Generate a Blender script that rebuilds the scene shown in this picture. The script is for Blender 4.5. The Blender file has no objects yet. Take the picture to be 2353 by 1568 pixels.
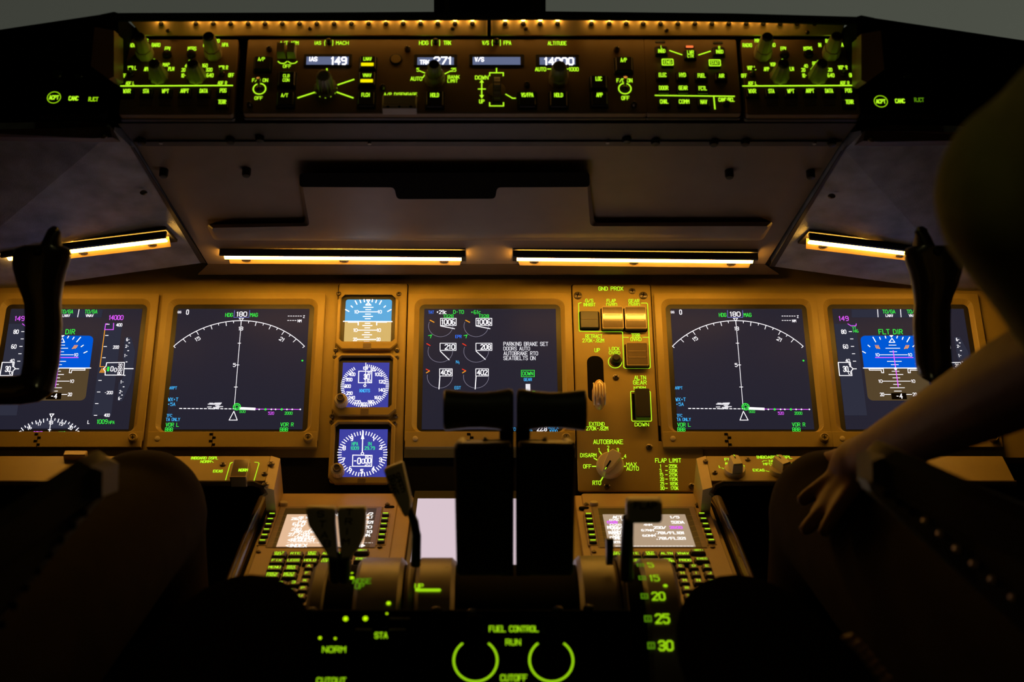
import bpy, math, random
from mathutils import Vector, Matrix
random.seed(4)
S = bpy.context.scene
COL = S.collection

# ------------------------------------------------------------------ camera, sky, exposure
H = 0.95                                   # camera height above the flight deck floor
F, CX, CY = 3500.0, 1121.0, 784.0          # focal length and aircraft centreline in photo pixels
CAM = Vector((0, 0, H))
cd = bpy.data.cameras.new('camera'); cam = bpy.data.objects.new('camera', cd); COL.objects.link(cam)
cam.location = CAM; cam.rotation_euler = (math.pi/2, 0, 0)
cd.sensor_width = 36; cd.lens = F/2353*36; cd.shift_x = (1176.5-CX)/2353
cd.clip_start = .02; cd.clip_end = 200
cd.dof.use_dof = True; cd.dof.focus_distance = 1.93; cd.dof.aperture_fstop = 4.8; cd.dof.aperture_blades = 7
S.camera = cam
w = bpy.data.worlds.new('dusk_sky'); S.world = w; w.use_nodes = True
nt = w.node_tree; bg = nt.nodes['Background']
tc = nt.nodes.new('ShaderNodeTexCoord'); sx = nt.nodes.new('ShaderNodeSeparateXYZ'); mr = nt.nodes.new('ShaderNodeMapRange')
cr = nt.nodes.new('ShaderNodeValToRGB')
nt.links.new(tc.outputs['Generated'], sx.inputs[0]); nt.links.new(sx.outputs['X'], mr.inputs[0])
mr.inputs[1].default_value = -.35; mr.inputs[2].default_value = .35
nt.links.new(mr.outputs[0], cr.inputs[0]); nt.links.new(cr.outputs[0], bg.inputs[0])
cr.color_ramp.elements[0].color = (.052, .054, .044, 1); cr.color_ramp.elements[1].color = (.083, .088, .070, 1)
bg.inputs[1].default_value = 1.0
S.view_settings.view_transform = 'Standard'; S.view_settings.look = 'None'
S.view_settings.exposure = 0.0; S.view_settings.gamma = 1.0; S.view_settings.use_curve_mapping = False
S.cycles.max_bounces = 6; S.cycles.use_denoising = True
S.cycles.caustics_reflective = False; S.cycles.caustics_refractive = False

# ------------------------------------------------------------------ pixels, frames
def ray(px, py): return Vector(((px-CX)/F, 1, -(py-CY)/F))
def W(px, py, Y): return CAM + ray(px, py)*Y
class Fr:
    """a real plane of the cockpit: origin, x to the right, y up along the plane, z out of it"""
    def __init__(s, O, ey):
        s.O = O; s.ex = Vector((1, 0, 0)); s.ey = Vector(ey).normalized(); s.ez = s.ex.cross(s.ey)
    def uv(s, px, py, w=0):
        d = ray(px, py); t = (s.O + s.ez*w - CAM).dot(s.ez)/d.dot(s.ez); P = CAM + d*t - s.O
        return P.dot(s.ex), P.dot(s.ey)
    def mat(s, u, v, w=0):
        m = Matrix((s.ex, s.ey, s.ez)).transposed().to_4x4(); m.translation = s.O + s.ex*u + s.ey*v + s.ez*w
        return m
MP = Fr(W(CX, 850, 1.95), (0, .451, .893))     # main instrument panel
GF = Fr(W(CX, 170, 1.65), (0, .397, .918))     # glareshield control panels
BR = Fr(W(CX, 82, 1.665), (0, -.30, .954))     # light bar above them
UN = Fr(W(CX, 604, 1.95), (0, -.905, .426))    # underside of the glareshield
CD = Fr(W(CX, 1145, 1.86), (0, .964, .2656))   # forward console with the keyboards
SE = Fr(W(CX, 1100, 1.79), (0, .859, .512))    # inboard display selector ledges
AF = Fr(W(CX, 1500, 1.38), (0, .5, .866))      # aft face of the control stand
DR = dict(y=1.53, z=-.35, r=.13)               # quadrant drum axis

# ------------------------------------------------------------------ materials
MC = {}
def srgb(c):
    return tuple(((x/255)/12.92 if x/255 <= .04045 else (((x/255)+.055)/1.055)**2.4) for x in c)
def paint(name, col, rough=.5, metal=0, bump=0, scale=300, var=.12, coat=0, spec=.5):
    if name in MC: return MC[name]
    m = bpy.data.materials.new(name); m.use_nodes = True; n = m.node_tree; b = n.nodes['Principled BSDF']
    tcn = n.nodes.new('ShaderNodeTexCoord'); ns = n.nodes.new('ShaderNodeTexNoise'); ns.inputs['Scale'].default_value = scale/10
    ns.inputs['Detail'].default_value = 6
    n.links.new(tcn.outputs['Object'], ns.inputs['Vector'])
    rp = n.nodes.new('ShaderNodeValToRGB')
    rp.color_ramp.elements[0].position = .3; rp.color_ramp.elements[1].position = .7
    rp.color_ramp.elements[0].color = (*[x*(1-var) for x in col], 1); rp.color_ramp.elements[1].color = (*[min(1, x*(1+var)) for x in col], 1)
    n.links.new(ns.outputs['Fac'], rp.inputs[0]); n.links.new(rp.outputs[0], b.inputs['Base Color'])
    b.inputs['Roughness'].default_value = rough; b.inputs['Metallic'].default_value = metal
    b.inputs['Coat Weight'].default_value = coat; b.inputs['Specular IOR Level'].default_value = spec
    if bump:
        n2 = n.nodes.new('ShaderNodeTexNoise'); n2.inputs['Scale'].default_value = scale*4
        n.links.new(tcn.outputs['Object'], n2.inputs['Vector'])
        bp = n.nodes.new('ShaderNodeBump'); bp.inputs['Strength'].default_value = bump; bp.inputs['Distance'].default_value = .0006
        n.links.new(n2.outputs['Fac'], bp.inputs['Height']); n.links.new(bp.outputs[0], b.inputs['Normal'])
    MC[name] = m; return m
def em(c, k=1.0, sample=False):
    key = ('em', c, k, sample)
    if key in MC: return MC[key]
    m = bpy.data.materials.new('lit_%d_%d_%d' % c); m.use_nodes = True; n = m.node_tree; n.nodes.clear()
    e = n.nodes.new('ShaderNodeEmission'); o = n.nodes.new('ShaderNodeOutputMaterial')
    e.inputs[0].default_value = (*srgb(c), 1); e.inputs[1].default_value = k
    n.links.new(e.outputs[0], o.inputs[0])
    if not sample: m.cycles.emission_sampling = 'NONE'
    MC[key] = m; return m
def screen(c, k=1.0, gloss=.35):
    """lit screen face: gives off its colour and mirrors the room a little, like glass"""
    key = ('sc', c, k)
    if key in MC: return MC[key]
    m = bpy.data.materials.new('screen_glass_%d_%d_%d' % c); m.use_nodes = True; b = m.node_tree.nodes['Principled BSDF']
    b.inputs['Base Color'].default_value = (.01, .01, .012, 1); b.inputs['Roughness'].default_value = gloss
    b.inputs['Emission Color'].default_value = (*srgb(c), 1); b.inputs['Emission Strength'].default_value = k; b.inputs['Specular IOR Level'].default_value = .02
    MC[key] = m; return m
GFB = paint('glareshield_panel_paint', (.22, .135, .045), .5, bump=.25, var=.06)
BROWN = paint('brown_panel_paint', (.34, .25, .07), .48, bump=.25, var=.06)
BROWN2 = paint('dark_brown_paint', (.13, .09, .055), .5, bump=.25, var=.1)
BEZ = paint('bezel_paint', (.33, .24, .065), .42, bump=.15, var=.05)
BLACK = paint('black_plastic', (.012, .011, .010), .45)
SOOT = paint('matt_black', (.005, .005, .005), .9, spec=.04)
GREY = paint('grey_liner', (.10, .085, .075), .55, bump=.2, var=.15)
SPECK = paint('speckled_blue_grey_liner', (.42, .46, .56), .42, bump=.9, scale=260, var=.35)
KNOB = paint('grey_beige_knob', (.62, .54, .36), .38, var=.05)
LEVER = paint('grey_lever_plastic', (.42, .40, .28), .45, var=.06)
METAL = paint('worn_metal', (.55, .45, .35), .28, metal=.9)
STEEL = paint('dark_screw_metal', (.16, .13, .10), .35, metal=.7)
LEATH = paint('black_leather', (.006, .005, .005), .6, bump=.1, scale=500, spec=0)
SEATP = paint('seat_plastic', (.04, .034, .034), .5)
YOKEM = paint('yoke_plastic', (.045, .036, .024), .3, spec=.8, coat=1)
TROUS = paint('dark_trousers', (.016, .009, .007), .9, bump=.5, scale=600, spec=.08)
SHIRT = paint('uniform_shirt', (.50, .46, .16), .9, spec=.1, bump=.3, scale=600)
SKIN = paint('skin', (.17, .078, .038), .6, spec=.2)
HAIR = paint('dark_hair', (.02, .014, .01), .6)
G = em((186, 255, 38), 1.15)          # backlit legends
G2 = em((176, 245, 20), .8)
G3 = em((120, 190, 20), .45)
YB = em((255, 240, 0), 1.0)
WH = em((255, 250, 255), 1.5); WH1 = em((235, 232, 238), 1.0); GR = em((60, 235, 70), 1.1); CY_ = em((70, 185, 255), 1.1); BL = em((60, 120, 255), 1.1)
MG = em((225, 90, 255), 1.15); OR = em((255, 165, 40), 1.0); RD = em((255, 60, 30), 1.0); GY = em((150, 145, 165), 1.0)
NAVY = screen((32, 33, 48), 1.0)
SNAVY = screen((60, 64, 160), 1.0)

# ------------------------------------------------------------------ mesh builder
def rr(x0, y0, x1, y1, r, n=4):
    if x1 < x0: x0, x1 = x1, x0
    if y1 < y0: y0, y1 = y1, y0
    r = max(1e-5, min(r, (x1-x0)/2.01, (y1-y0)/2.01)); o = []
    for cx, cy, a in ((x1-r, y1-r, 0), (x0+r, y1-r, 90), (x0+r, y0+r, 180), (x1-r, y0+r, 270)):
        for i in range(n+1):
            t = math.radians(a+90*i/n); o.append((cx+r*math.cos(t), cy+r*math.sin(t)))
    return o
def oct_(x0, y0, x1, y1, c):
    if y1 < y0: y0, y1 = y1, y0
    return [(x1, y1-c), (x1-c, y1), (x0+c, y1), (x0, y1-c), (x0, y0+c), (x0+c, y0), (x1-c, y0), (x1, y0+c)]
def circ(cx, cy, r, n=24): return [(cx+r*math.cos(2*math.pi*i/n), cy+r*math.sin(2*math.pi*i/n)) for i in range(n)]
class MB:
    def __init__(s): s.v = []; s.f = []; s.mi = []; s.mats = []; s.sm = []
    def add(s, vs, fs, mat, smooth=False):
        b = len(s.v); s.v += [tuple(v) for v in vs]
        if mat not in s.mats: s.mats.append(mat)
        k = s.mats.index(mat)
        for f in fs: s.f.append([b+i for i in f]); s.mi.append(k); s.sm.append(smooth)
    def loft(s, rings, mat, cap0=True, cap1=True, smooth=False, closed=True):
        n = len(rings[0]); vs = [p for r in rings for p in r]; fs = []
        for i in range(len(rings)-1):
            for j in range(n if closed else n-1):
                a = i*n+j; b = i*n+(j+1) % n; fs.append((a, b, b+n, a+n))
        if cap0: fs.append(tuple(range(n))[::-1])
        if cap1: fs.append(tuple(range((len(rings)-1)*n, len(rings)*n)))
        s.add(vs, fs, mat, smooth)
    def z(s, o, z): return [(x, y, z) for x, y in o]
    def plate(s, x0, y0, x1, y1, z0, z1, mat, r=.002, ch=.0008, n=3):
        s.loft([s.z(rr(x0, y0, x1, y1, r, n), z0), s.z(rr(x0, y0, x1, y1, r, n), z1-ch),
                s.z(rr(min(x0, x1)+ch, min(y0, y1)+ch, max(x0, x1)-ch, max(y0, y1)-ch, max(r-ch, 1e-4), n), z1)], mat)
    def poly(s, pts, z, mat): s.add([(x, y, z) for x, y in pts], [tuple(range(len(pts)))], mat)
    def prism(s, pts, z0, z1, mat):
        s.loft([s.z(pts, z0), s.z(pts, z1)], mat)
    def ringloft(s, outs, mat, smooth=False): s.loft([s.z(o, z) for o, z in outs], mat, False, False, smooth)
    def lathe(s, cx, cy, prof, mat, n=24, flute=0, fd=.08, smooth=True, z0=0):
        rings = []
        for r, z in prof:
            ring = []
            for i in range(n):
                a = 2*math.pi*i/n; q = r*(1-fd*(0.5+0.5*math.cos(a*flute))) if flute else r
                ring.append((cx+q*math.cos(a), cy+q*math.sin(a), z0+z))
            rings.append(ring)
        s.loft(rings, mat, True, True, smooth)
    def arc(s, cx, cy, r0, r1, z, mat, a0=0, a1=360, n=32):
        vs = []; fs = []
        for i in range(n+1):
            a = math.radians(a0+(a1-a0)*i/n)
            vs += [(cx+r0*math.cos(a), cy+r0*math.sin(a), z), (cx+r1*math.cos(a), cy+r1*math.sin(a), z)]
            if i < n: fs.append((2*i, 2*i+1, 2*i+3, 2*i+2))
        s.add(vs, fs, mat)
    def stroke(s, pts, w, z, mat, close=False):
        if close: pts = list(pts)+[pts[0]]
        for (x0, y0), (x1, y1) in zip(pts, pts[1:]):
            dx, dy = x1-x0, y1-y0; L = math.hypot(dx, dy)
            if L < 1e-9: continue
            dx, dy = dx/L*w/2, dy/L*w/2
            e = .9
            s.add([(x0-dx*e-dy, y0-dy*e+dx, z), (x0-dx*e+dy, y0-dy*e-dx, z), (x1+dx*e+dy, y1+dy*e-dx, z), (x1+dx*e-dy, y1+dy*e+dx, z)], [(0, 1, 2, 3)], mat)
    def tube(s, pts, rad, mat, n=12, flat=1.0, up=Vector((0, 0, 1)), smooth=True):
        """pts: 3-D centres; rad: radius (or (rx, ry)) per centre"""
        P = [Vector(p) for p in pts]; rings = []
        for i, p in enumerate(P):
            t = (P[min(i+1, len(P)-1)]-P[max(i-1, 0)]).normalized()
            a = t.cross(up)
            if a.length < 1e-3: a = t.cross(Vector((0, 1, 0)))
            a.normalize(); b = a.cross(t).normalized()
            q = rad[i] if isinstance(rad, (list, tuple)) else rad
            rx, ry = q if isinstance(q, (list, tuple)) else (q, q*flat)
            rings.append([p+a*rx*math.cos(2*math.pi*k/n)+b*ry*math.sin(2*math.pi*k/n) for k in range(n)])
        s.loft(rings, mat, True, True, smooth)
    def ball(s, c, r, mat, n=14, sc=(1, 1, 1)):
        c = Vector(c); rings = []
        for i in range(1, n):
            a = math.pi*i/n
            rings.append([c+Vector((sc[0]*r*math.sin(a)*math.cos(2*math.pi*k/n), sc[1]*r*math.sin(a)*math.sin(2*math.pi*k/n), -sc[2]*r*math.cos(a))) for k in range(n)])
        s.loft(rings, mat, True, True, True)
    def hexa(s, a, b, mat):
        """eight corners: quad a (near) and quad b (far)"""
        s.loft([a, b], mat)

FONT = {}
for ln in """A 002640|1232
B 0006364544331303|33424130 00
C 45361605011030 41
D 00062645412000
E 46060040|0333
F 460600|0333
G 4536160501103041 4323
H 0006|4046|0343
I 2026
J 4641301001
K 0006|461340|2440
L 060040
M 0006234640
N 00064046
O 100105163645413010
P 00063645443303
Q 100105163645413010|2240
R 00063645443303|2340
S 453616050413334241301001
T 0646|2620
U 060110304146
V 062046
W 0610243046
X 0046|0640
Y 062346|2320
Z 06460040
0 100105163645413010
1 15262620
2 051636454400 40
3 051636454433424130 1001|1333
4 36024232|3630
5 4606043443 413010 01
6 361605011030414233 1302
7 064610
8 130405163645443313020110304142 33
9 103041453616050413 3344
- 1333
+ 1333|2224
/ 0046
. 2021
( 36251421 30
) 16252421 10
< 450341
> 054301
c 3414030110 30
' 2624
_ 0040""".split('\n'):
    k, v = ln[0], ln[2:].replace(' ', '')
    FONT[k] = [[(int(q[i]), int(q[i+1])) for i in range(0, len(q), 2)] for q in v.split('|')]
def text_strokes(t):
    """strokes of a line of text in a box 0..1 x 0..1"""
    out = []; x = 0
    for ch in t:
        if ch == ' ': x += 4.2; continue
        ww = 4
        if ch in '.': ww = 1
        if ch in "I1":
            for st in FONT[ch]: out.append([(x+(p[0]-1)*.9, p[1]) for p in st])
            x += 3.2; continue
        for st in FONT.get(ch, FONT['-']): out.append([(x+(p[0] if ww == 4 else p[0]-2), p[1]) for p in st])
        x += ww+1.5
    tot = max(x-1.5, .5)
    return [[(a/tot, b/6) for a, b in st] for st in out]

# ------------------------------------------------------------------ objects
def mesh_obj(name, mb, off=(0, 0, 0), angle=35):
    me = bpy.data.meshes.new(name)
    me.from_pydata([(v[0]-off[0], v[1]-off[1], v[2]-off[2]) for v in mb.v], [], mb.f)
    for m in mb.mats: me.materials.append(m)
    me.polygons.foreach_set('material_index', mb.mi)
    me.polygons.foreach_set('use_smooth', mb.sm)
    me.update()
    if any(mb.sm): me.set_sharp_from_angle(angle=math.radians(angle))
    o = bpy.data.objects.new(name, me); COL.objects.link(o); return o
def tag(o, label=None, cat=None, group=None, kind=None):
    if label: o['label'] = label
    if cat: o['category'] = cat
    if group: o['group'] = group
    if kind: o['kind'] = kind
    return o
def clusters(mb, gap=.0032):
    """separate words and marks of a printed panel, one mesh each"""
    bb = []
    for f in mb.f:
        p = [mb.v[i] for i in f]; bb.append([min(q[0] for q in p)-gap/2, max(q[0] for q in p)+gap/2, min(q[1] for q in p)-gap/2, max(q[1] for q in p)+gap/2, min(q[2] for q in p)-gap/2, max(q[2] for q in p)+gap/2])
    n = len(bb); par = list(range(n))
    def fd(i):
        while par[i] != i: par[i] = par[par[i]]; i = par[i]
        return i
    for i in range(n):
        a = bb[i]
        for j in range(i):
            b = bb[j]
            if a[0] < b[1] and b[0] < a[1] and a[2] < b[3] and b[2] < a[3] and a[4] < b[5] and b[4] < a[5]:
                x, y = fd(i), fd(j)
                if x != y: par[x] = y
    gr = {}
    for i in range(n): gr.setdefault(fd(i), []).append(i)
    out = []
    for g in gr.values():
        q = MB()
        for i in g: q.add([mb.v[k] for k in mb.f[i]], [tuple(range(len(mb.f[i])))], mb.mats[mb.mi[i]])
        out.append(q)
    return out
class T:
    """a thing standing in a frame; crop = (ox, oy, scale) of the photo detail its pixels are read from"""
    def __init__(s, name, label, cat, fr, px, py, crop=(0, 0, 1), group=None, du=0.0, kind=None):
        s.fr = fr; s.c = crop; s.du = du; s.o = (0, 0)
        u, v = fr.uv(px, py) if fr else (0, 0)
        s.o = (u+du, v, 0)
        s.root = bpy.data.objects.new(name, None); COL.objects.link(s.root); s.root.empty_display_size = .02
        s.root.matrix_world = fr.mat(s.o[0], s.o[1])
        tag(s.root, label, cat, group, kind)
    def p(s, x, y, w=0):
        u, v = s.fr.uv(s.c[0]+x/s.c[2], s.c[1]+y/s.c[2], w); return (u+s.du, v)
    def k(s, x, y, w=0): return (s.p(x+1, y, w)[0]-s.p(x, y, w)[0])
    def ps(s, pts, w=0): return [s.p(x, y, w) for x, y in pts]
    def part(s, name, mb, parent=None, label=None, kind=None):
        if name.endswith('legends'):
            for q in clusters(mb): s.part('legend', q, parent)
            return
        o = mesh_obj(name, mb, s.o); o.parent = parent or s.root
        if label: o['label'] = label
        if kind: o['kind'] = kind
        return o
    def text(s, mb, t, cx, cy, w, h, mat, z=.0004, wt=.15, rot=0):
        u, v = s.p(cx, cy, z); k = s.k(cx, cy, z)
        hv = s.p(cx, cy-h/2, z)[1]-s.p(cx, cy+h/2, z)[1]; wu = w*k
        q = wt*hv; wu -= q*.6; hv -= q*.6; ca, sa = math.cos(math.radians(rot)), math.sin(math.radians(rot))
        for st in text_strokes(t):
            pts = []
            for a, b in st:
                x, y = (a-.5)*wu, (b-.5)*hv
                pts.append((u+x*ca-y*sa, v+x*sa+y*ca))
            mb.stroke(pts, q, z, mat)
    def line(s, mb, pts, w, mat, z=.0004, close=False):
        k = s.k(*pts[0], z); mb.stroke(s.ps(pts, z), w*k, z, mat, close)
    def rect(s, mb, x0, y0, x1, y1, mat, z=.0002, r=0):
        a = s.p(x0, y0, z); b = s.p(x1, y1, z); k = s.k(x0, y0, z)
        mb.poly(rr(a[0], a[1], b[0], b[1], r*k if r else 1e-5, 4 if r else 1), z, mat)
    def screw(s, x, y, r=8, z=0, mat=None, name='screw', parent=None, head=.0022):
        mb = MB(); u, v = s.p(x, y, z+head); k = r*s.k(x, y); mat = mat or STEEL
        mb.lathe(u, v, [(k, z), (k, z+head*.5), (k*.72, z+head*.9), (k*.3, z+head)], mat, 14)
        a = random.random()*1.5
        for q in (a, a+math.pi/2):
            c, d = math.cos(q)*k*.5, math.sin(q)*k*.5
            mb.stroke([(u-c, v-d), (u+c, v+d)], k*.22, z+head+.0001, SOOT)
        return s.part(name, mb, parent)
    def button(s, cx, cy, w, h, lines, z=.004, mat=None, tm=None, name='push_button', lpos=None, r=8, wt=.15, frame=True):
        """lines: list of (text, cx, cy, w, h)"""
        mb = MB(); u, v = s.p(cx, cy, z); k = s.k(cx, cy, z)
        hv = (s.p(cx, cy-h/2, z)[1]-s.p(cx, cy+h/2, z)[1])/2; wu = w*k/2; r_ = r*k
        mb.plate(u-wu*.86, v-hv*.86, u+wu*.86, v+hv*.86, .0003, z, mat or BLACK, r_, min(wu, hv)*.12)
        if frame: mb.plate(u-wu, v-hv, u+wu, v+hv, 0, .0009, BLACK, r_, .0003)
        o = s.part(name, mb)
        if lines:
            m2 = MB()
            for l in lines: s.text(m2, l[0], l[1], l[2], l[3], l[4], l[5] if len(l) > 5 else (tm or G), z+.0002, wt)
            s.part('legend', m2, o)
        return o
    def knob(s, cx, cy, prof, mat=KNOB, flute=0, fd=.08, capm=None, name='rotary_knob', mark=None, n=36):
        mb = MB(); u, v = s.p(cx, cy, 0); mb.lathe(u, v, prof, mat, n, flute, fd); o = s.part(name, mb)
        R, zt = prof[-1]
        if capm:
            m2 = MB(); m2.lathe(u, v, [(R*.86, zt-.0005), (R*.86, zt+.0012), (R*.6, zt+.0016), (R*.55, zt+.0010), (.0004, zt+.0010)], capm, 20)
            s.part('knob_cap', m2, o)
        if mark:
            m3 = MB(); r0, z0 = prof[0]; a = math.radians(mark)
            c, d = math.cos(a), math.sin(a)
            q = .0008
            m3.add([(u+c*r0*1.01-d*q, v+d*r0*1.01+c*q, z0+.001), (u+c*r0*1.01+d*q, v+d*r0*1.01-c*q, z0+.001),
                    (u+c*R*1.04+d*q, v+d*R*1.04-c*q, zt), (u+c*R*1.04-d*q, v+d*R*1.04+c*q, zt)], [(0, 1, 2, 3)], G)
            s.part('pointer_line', m3, o)
        return o
def solid(name, label, cat, mb, group=None, kind=None):
    vs = mb.v; c = [sum(v[i] for v in vs)/len(vs) for i in range(3)]
    c[2] = min(v[2] for v in vs)
    o = mesh_obj(name, mb, c); o.location = c; tag(o, label, cat, group, kind); return o
class TW(T):
    """a thing in world axes, parts given in world coordinates"""
    def __init__(s, name, label, cat, base, group=None):
        s.o = tuple(base); s.root = bpy.data.objects.new(name, None); COL.objects.link(s.root); s.root.location = base
        s.root.empty_display_size = .02; tag(s.root, label, cat, group)
def frame_text(mb, fr_o, ex, ey, t, cx, cy, w, h, mat, wt=.15, ez=.0003):
    """text on any small plane: origin, axes (metres)"""
    ex = Vector(ex).normalized(); ey = Vector(ey).normalized(); n = ex.cross(ey); q = wt*h
    tmp = MB()
    for st in text_strokes(t): tmp.stroke([(cx+(a-.5)*w, cy+(b-.5)*h) for a, b in st], q, ez, mat)
    mb.add([Vector(fr_o)+ex*v[0]+ey*v[1]+n*v[2] for v in tmp.v], tmp.f, mat)

# ------------------------------------------------------------------ flight deck shell
def box_pts(x0, y0, z0, x1, y1, z1):
    return [(x0, y0, z0), (x1, y0, z0), (x1, y1, z0), (x0, y1, z0)], [(x0, y0, z1), (x1, y0, z1), (x1, y1, z1), (x0, y1, z1)]
def box_obj(name, b, mat, **kw):
    mb = MB()
    for q in (b if isinstance(b, list) else [b]): mb.loft(list(box_pts(*q)), mat)
    o = mesh_obj(name, mb); tag(o, kind='structure'); return o
WALLM = paint('cabin_lining', (.05, .045, .04), .7, bump=.2)
box_obj('floor', (-1.3, -.9, -.05, 1.3, 2.6, 0), paint('floor_covering', (.02, .018, .016), .9, bump=.4))
box_obj('ceiling', (-1.3, -.9, 1.95, 1.3, 2.6, 2.0), WALLM)
box_obj('wall_back', (-1.3, -.95, 0, 1.3, -.9, 1.95), WALLM)
box_obj('wall_left', (-1.35, -.95, 0, -1.3, 2.6, 1.95), WALLM)
box_obj('wall_right', (1.3, -.95, 0, 1.35, 2.6, 1.95), WALLM)
PX0, PX1 = W(997, 0, 2.3).x, W(1254, 0, 2.3).x
box_obj('wall_front', [(-1.3, 2.3, 0, 1.3, 2.4, 1.2), (-1.3, 2.3, 1.85, 1.3, 2.4, 1.95), (-1.3, 2.3, 1.2, -1.15, 2.4, 1.85), (1.15, 2.3, 1.2, 1.3, 2.4, 1.85)], WALLM)
gl = bpy.data.materials.new('window_glass'); gl.use_nodes = True; _n = gl.node_tree; _n.nodes.clear()
_o = _n.nodes.new('ShaderNodeOutputMaterial'); _m = _n.nodes.new('ShaderNodeMixShader'); _t = _n.nodes.new('ShaderNodeBsdfTransparent')
_g = _n.nodes.new('ShaderNodeBsdfGlossy'); _fz = _n.nodes.new('ShaderNodeFresnel'); _g.inputs['Roughness'].default_value = .02
_t.inputs[0].default_value = (.96, .97, .96, 1)
_n.links.new(_fz.outputs[0], _m.inputs[0]); _n.links.new(_t.outputs[0], _m.inputs[1]); _n.links.new(_g.outputs[0], _m.inputs[2]); _n.links.new(_m.outputs[0], _o.inputs[0])
for i, (a, b) in enumerate(((-1.15, PX0), (PX1, 1.15))):
    o = box_obj('window_%d' % (i+1), (a, 2.345, 1.2, b, 2.353, 1.85), gl)
mb = MB(); mb.loft(list(box_pts(PX0, 2.30, 1.2, PX1, 2.4, 1.85)), SOOT)
for a, b, m in ((1022, 1032, GREY), (1219, 1243, paint('olive_post_trim', (.16, .15, .07), .6))):
    mb.loft(list(box_pts(W(a, 0, 2.29).x, 2.285, 1.2, W(b, 0, 2.29).x, 2.3, 1.85)), m)
mb.loft(list(box_pts(W(1120, 0, 2.2).x, 2.23, 1.25, W(1178, 0, 2.2).x, 2.30, 1.6)), SOOT)
o = mesh_obj('trim_1', mb); tag(o, kind='structure')

# ------------------------------------------------------------------ glareshield
gs = TW('glareshield', 'black padded glareshield hood spanning the whole cockpit below the windshield', 'glareshield', (0, 1.65, 1.19))
mb = MB()          # padded hood: profile swept across
def hood(x0, x1, y0, y1, Y):
    a = []
    for px, yt in ((x0, y0), (x1, y1)):
        P = W(px, yt, Y); B = W(px, yt+18.5, Y)
        a.append([(P.x, B.y, B.z), (P.x, B.y-.006, (B.z+P.z)/2), (P.x, P.y+.004, P.z), (P.x, P.y+.08, P.z+.0165), (P.x, 2.29, P.z-.04), (P.x, 2.29, P.z-.08), (P.x, P.y+.085, P.z+.011), (P.x, P.y+.012, P.z-.0035), (P.x, P.y+.008, B.z)])
    return a
for x0, y0, x1, y1 in ((262, 28, 700, 27), (700, 27, 1250, 24), (1250, 24, 1700, 29), (1700, 29, 1985, 37)):
    mb.loft(hood(x0, x1, y0, y1, 1.60), SOOT, True, True)
gs.part('hood', mb)
mb = MB()          # structural body behind the panels
mb.loft(list(box_pts(W(268, 0, 1.70).x, 1.675, H+.235, W(1968, 0, 1.70).x, 2.0, H+.345)), SOOT)
gs.part('body', mb)
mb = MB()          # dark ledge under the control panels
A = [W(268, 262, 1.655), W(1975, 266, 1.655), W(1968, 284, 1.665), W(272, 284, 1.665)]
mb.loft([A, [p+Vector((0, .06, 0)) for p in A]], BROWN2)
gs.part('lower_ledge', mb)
mb = MB()          # bracket strip
def unq(pts, w0, w1, mat, mb): 
    mb.loft([[UN.O+UN.ex*UN.uv(x, y, w0)[0]+UN.ey*UN.uv(x, y, w0)[1]+UN.ez*w0 for x, y in pts], [UN.O+UN.ex*UN.uv(x, y, w1)[0]+UN.ey*UN.uv(x, y, w1)[1]+UN.ez*w1 for x, y in pts]], mat)
unq([(270, 284), (1968, 284), (1930, 334), (312, 334)], -.004, .004, paint('dark_bracket', (.07, .062, .052), .5), mb)
unq([(307, 326), (1935, 326), (1930, 336), (313, 336)], -.004, .006, GREY, mb)
gs.part('bracket_strip', mb)
UND = paint('brown_grey_underside', (.27, .21, .175), .42, bump=.2, var=.06)
mb = MB()
unq([(313, 334), (1930, 334), (1758, 608), (478, 608)][::-1], -.012, 0, UND, mb)
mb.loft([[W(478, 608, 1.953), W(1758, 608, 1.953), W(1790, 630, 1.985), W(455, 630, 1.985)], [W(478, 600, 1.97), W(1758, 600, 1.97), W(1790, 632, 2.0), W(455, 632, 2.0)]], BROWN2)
gs.part('underside_panel', mb)
mb = MB()          # moulded map tray under the glareshield
def rpoly(pts, rad=8):
    out = []
    for i, p in enumerate(pts):
        a = Vector(pts[i-1]); b = Vector(p); c = Vector(pts[(i+1) % len(pts)])
        p0 = b+(a-b).normalized()*rad; p1 = b+(c-b).normalized()*rad
        for k in range(5):
            t = k/4; out.append(tuple(p0*(1-t)**2+b*2*t*(1-t)+p1*t*t))
    return out
pad = rpoly([(690, 404), (690, 430), (702, 512), (474, 516), (492, 553), (1752, 553), (1778, 510), (1366, 512), (1356, 430), (1356, 404)][::1], 10)
padi = rpoly([(696, 410), (696, 434), (712, 520), (484, 524), (500, 547), (1744, 547), (1768, 520), (1356, 520), (1350, 434), (1350, 410)][::1], 10)
def unp(pts, w): return [UN.O+UN.ex*UN.uv(x, y, w)[0]+UN.ey*UN.uv(x, y, w)[1]+UN.ez*w for x, y in pts]
mb.loft([unp(pad, -.002), unp(pad, .006), unp(padi, .012)], UND, smooth=True)
tray = gs.part('map_tray', mb)
mb = MB()
slot = rpoly([(688, 398), (1354, 396), (1355, 430), (1142, 431), (1138, 457), (912, 458), (906, 431), (688, 430)], 9)
mb.loft([unp(slot, .007), unp(slot, .0133)], SOOT)  # raised black plate painted as the dark inside of a recess
gs.part('hand_slot_dark', mb, tray)
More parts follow.
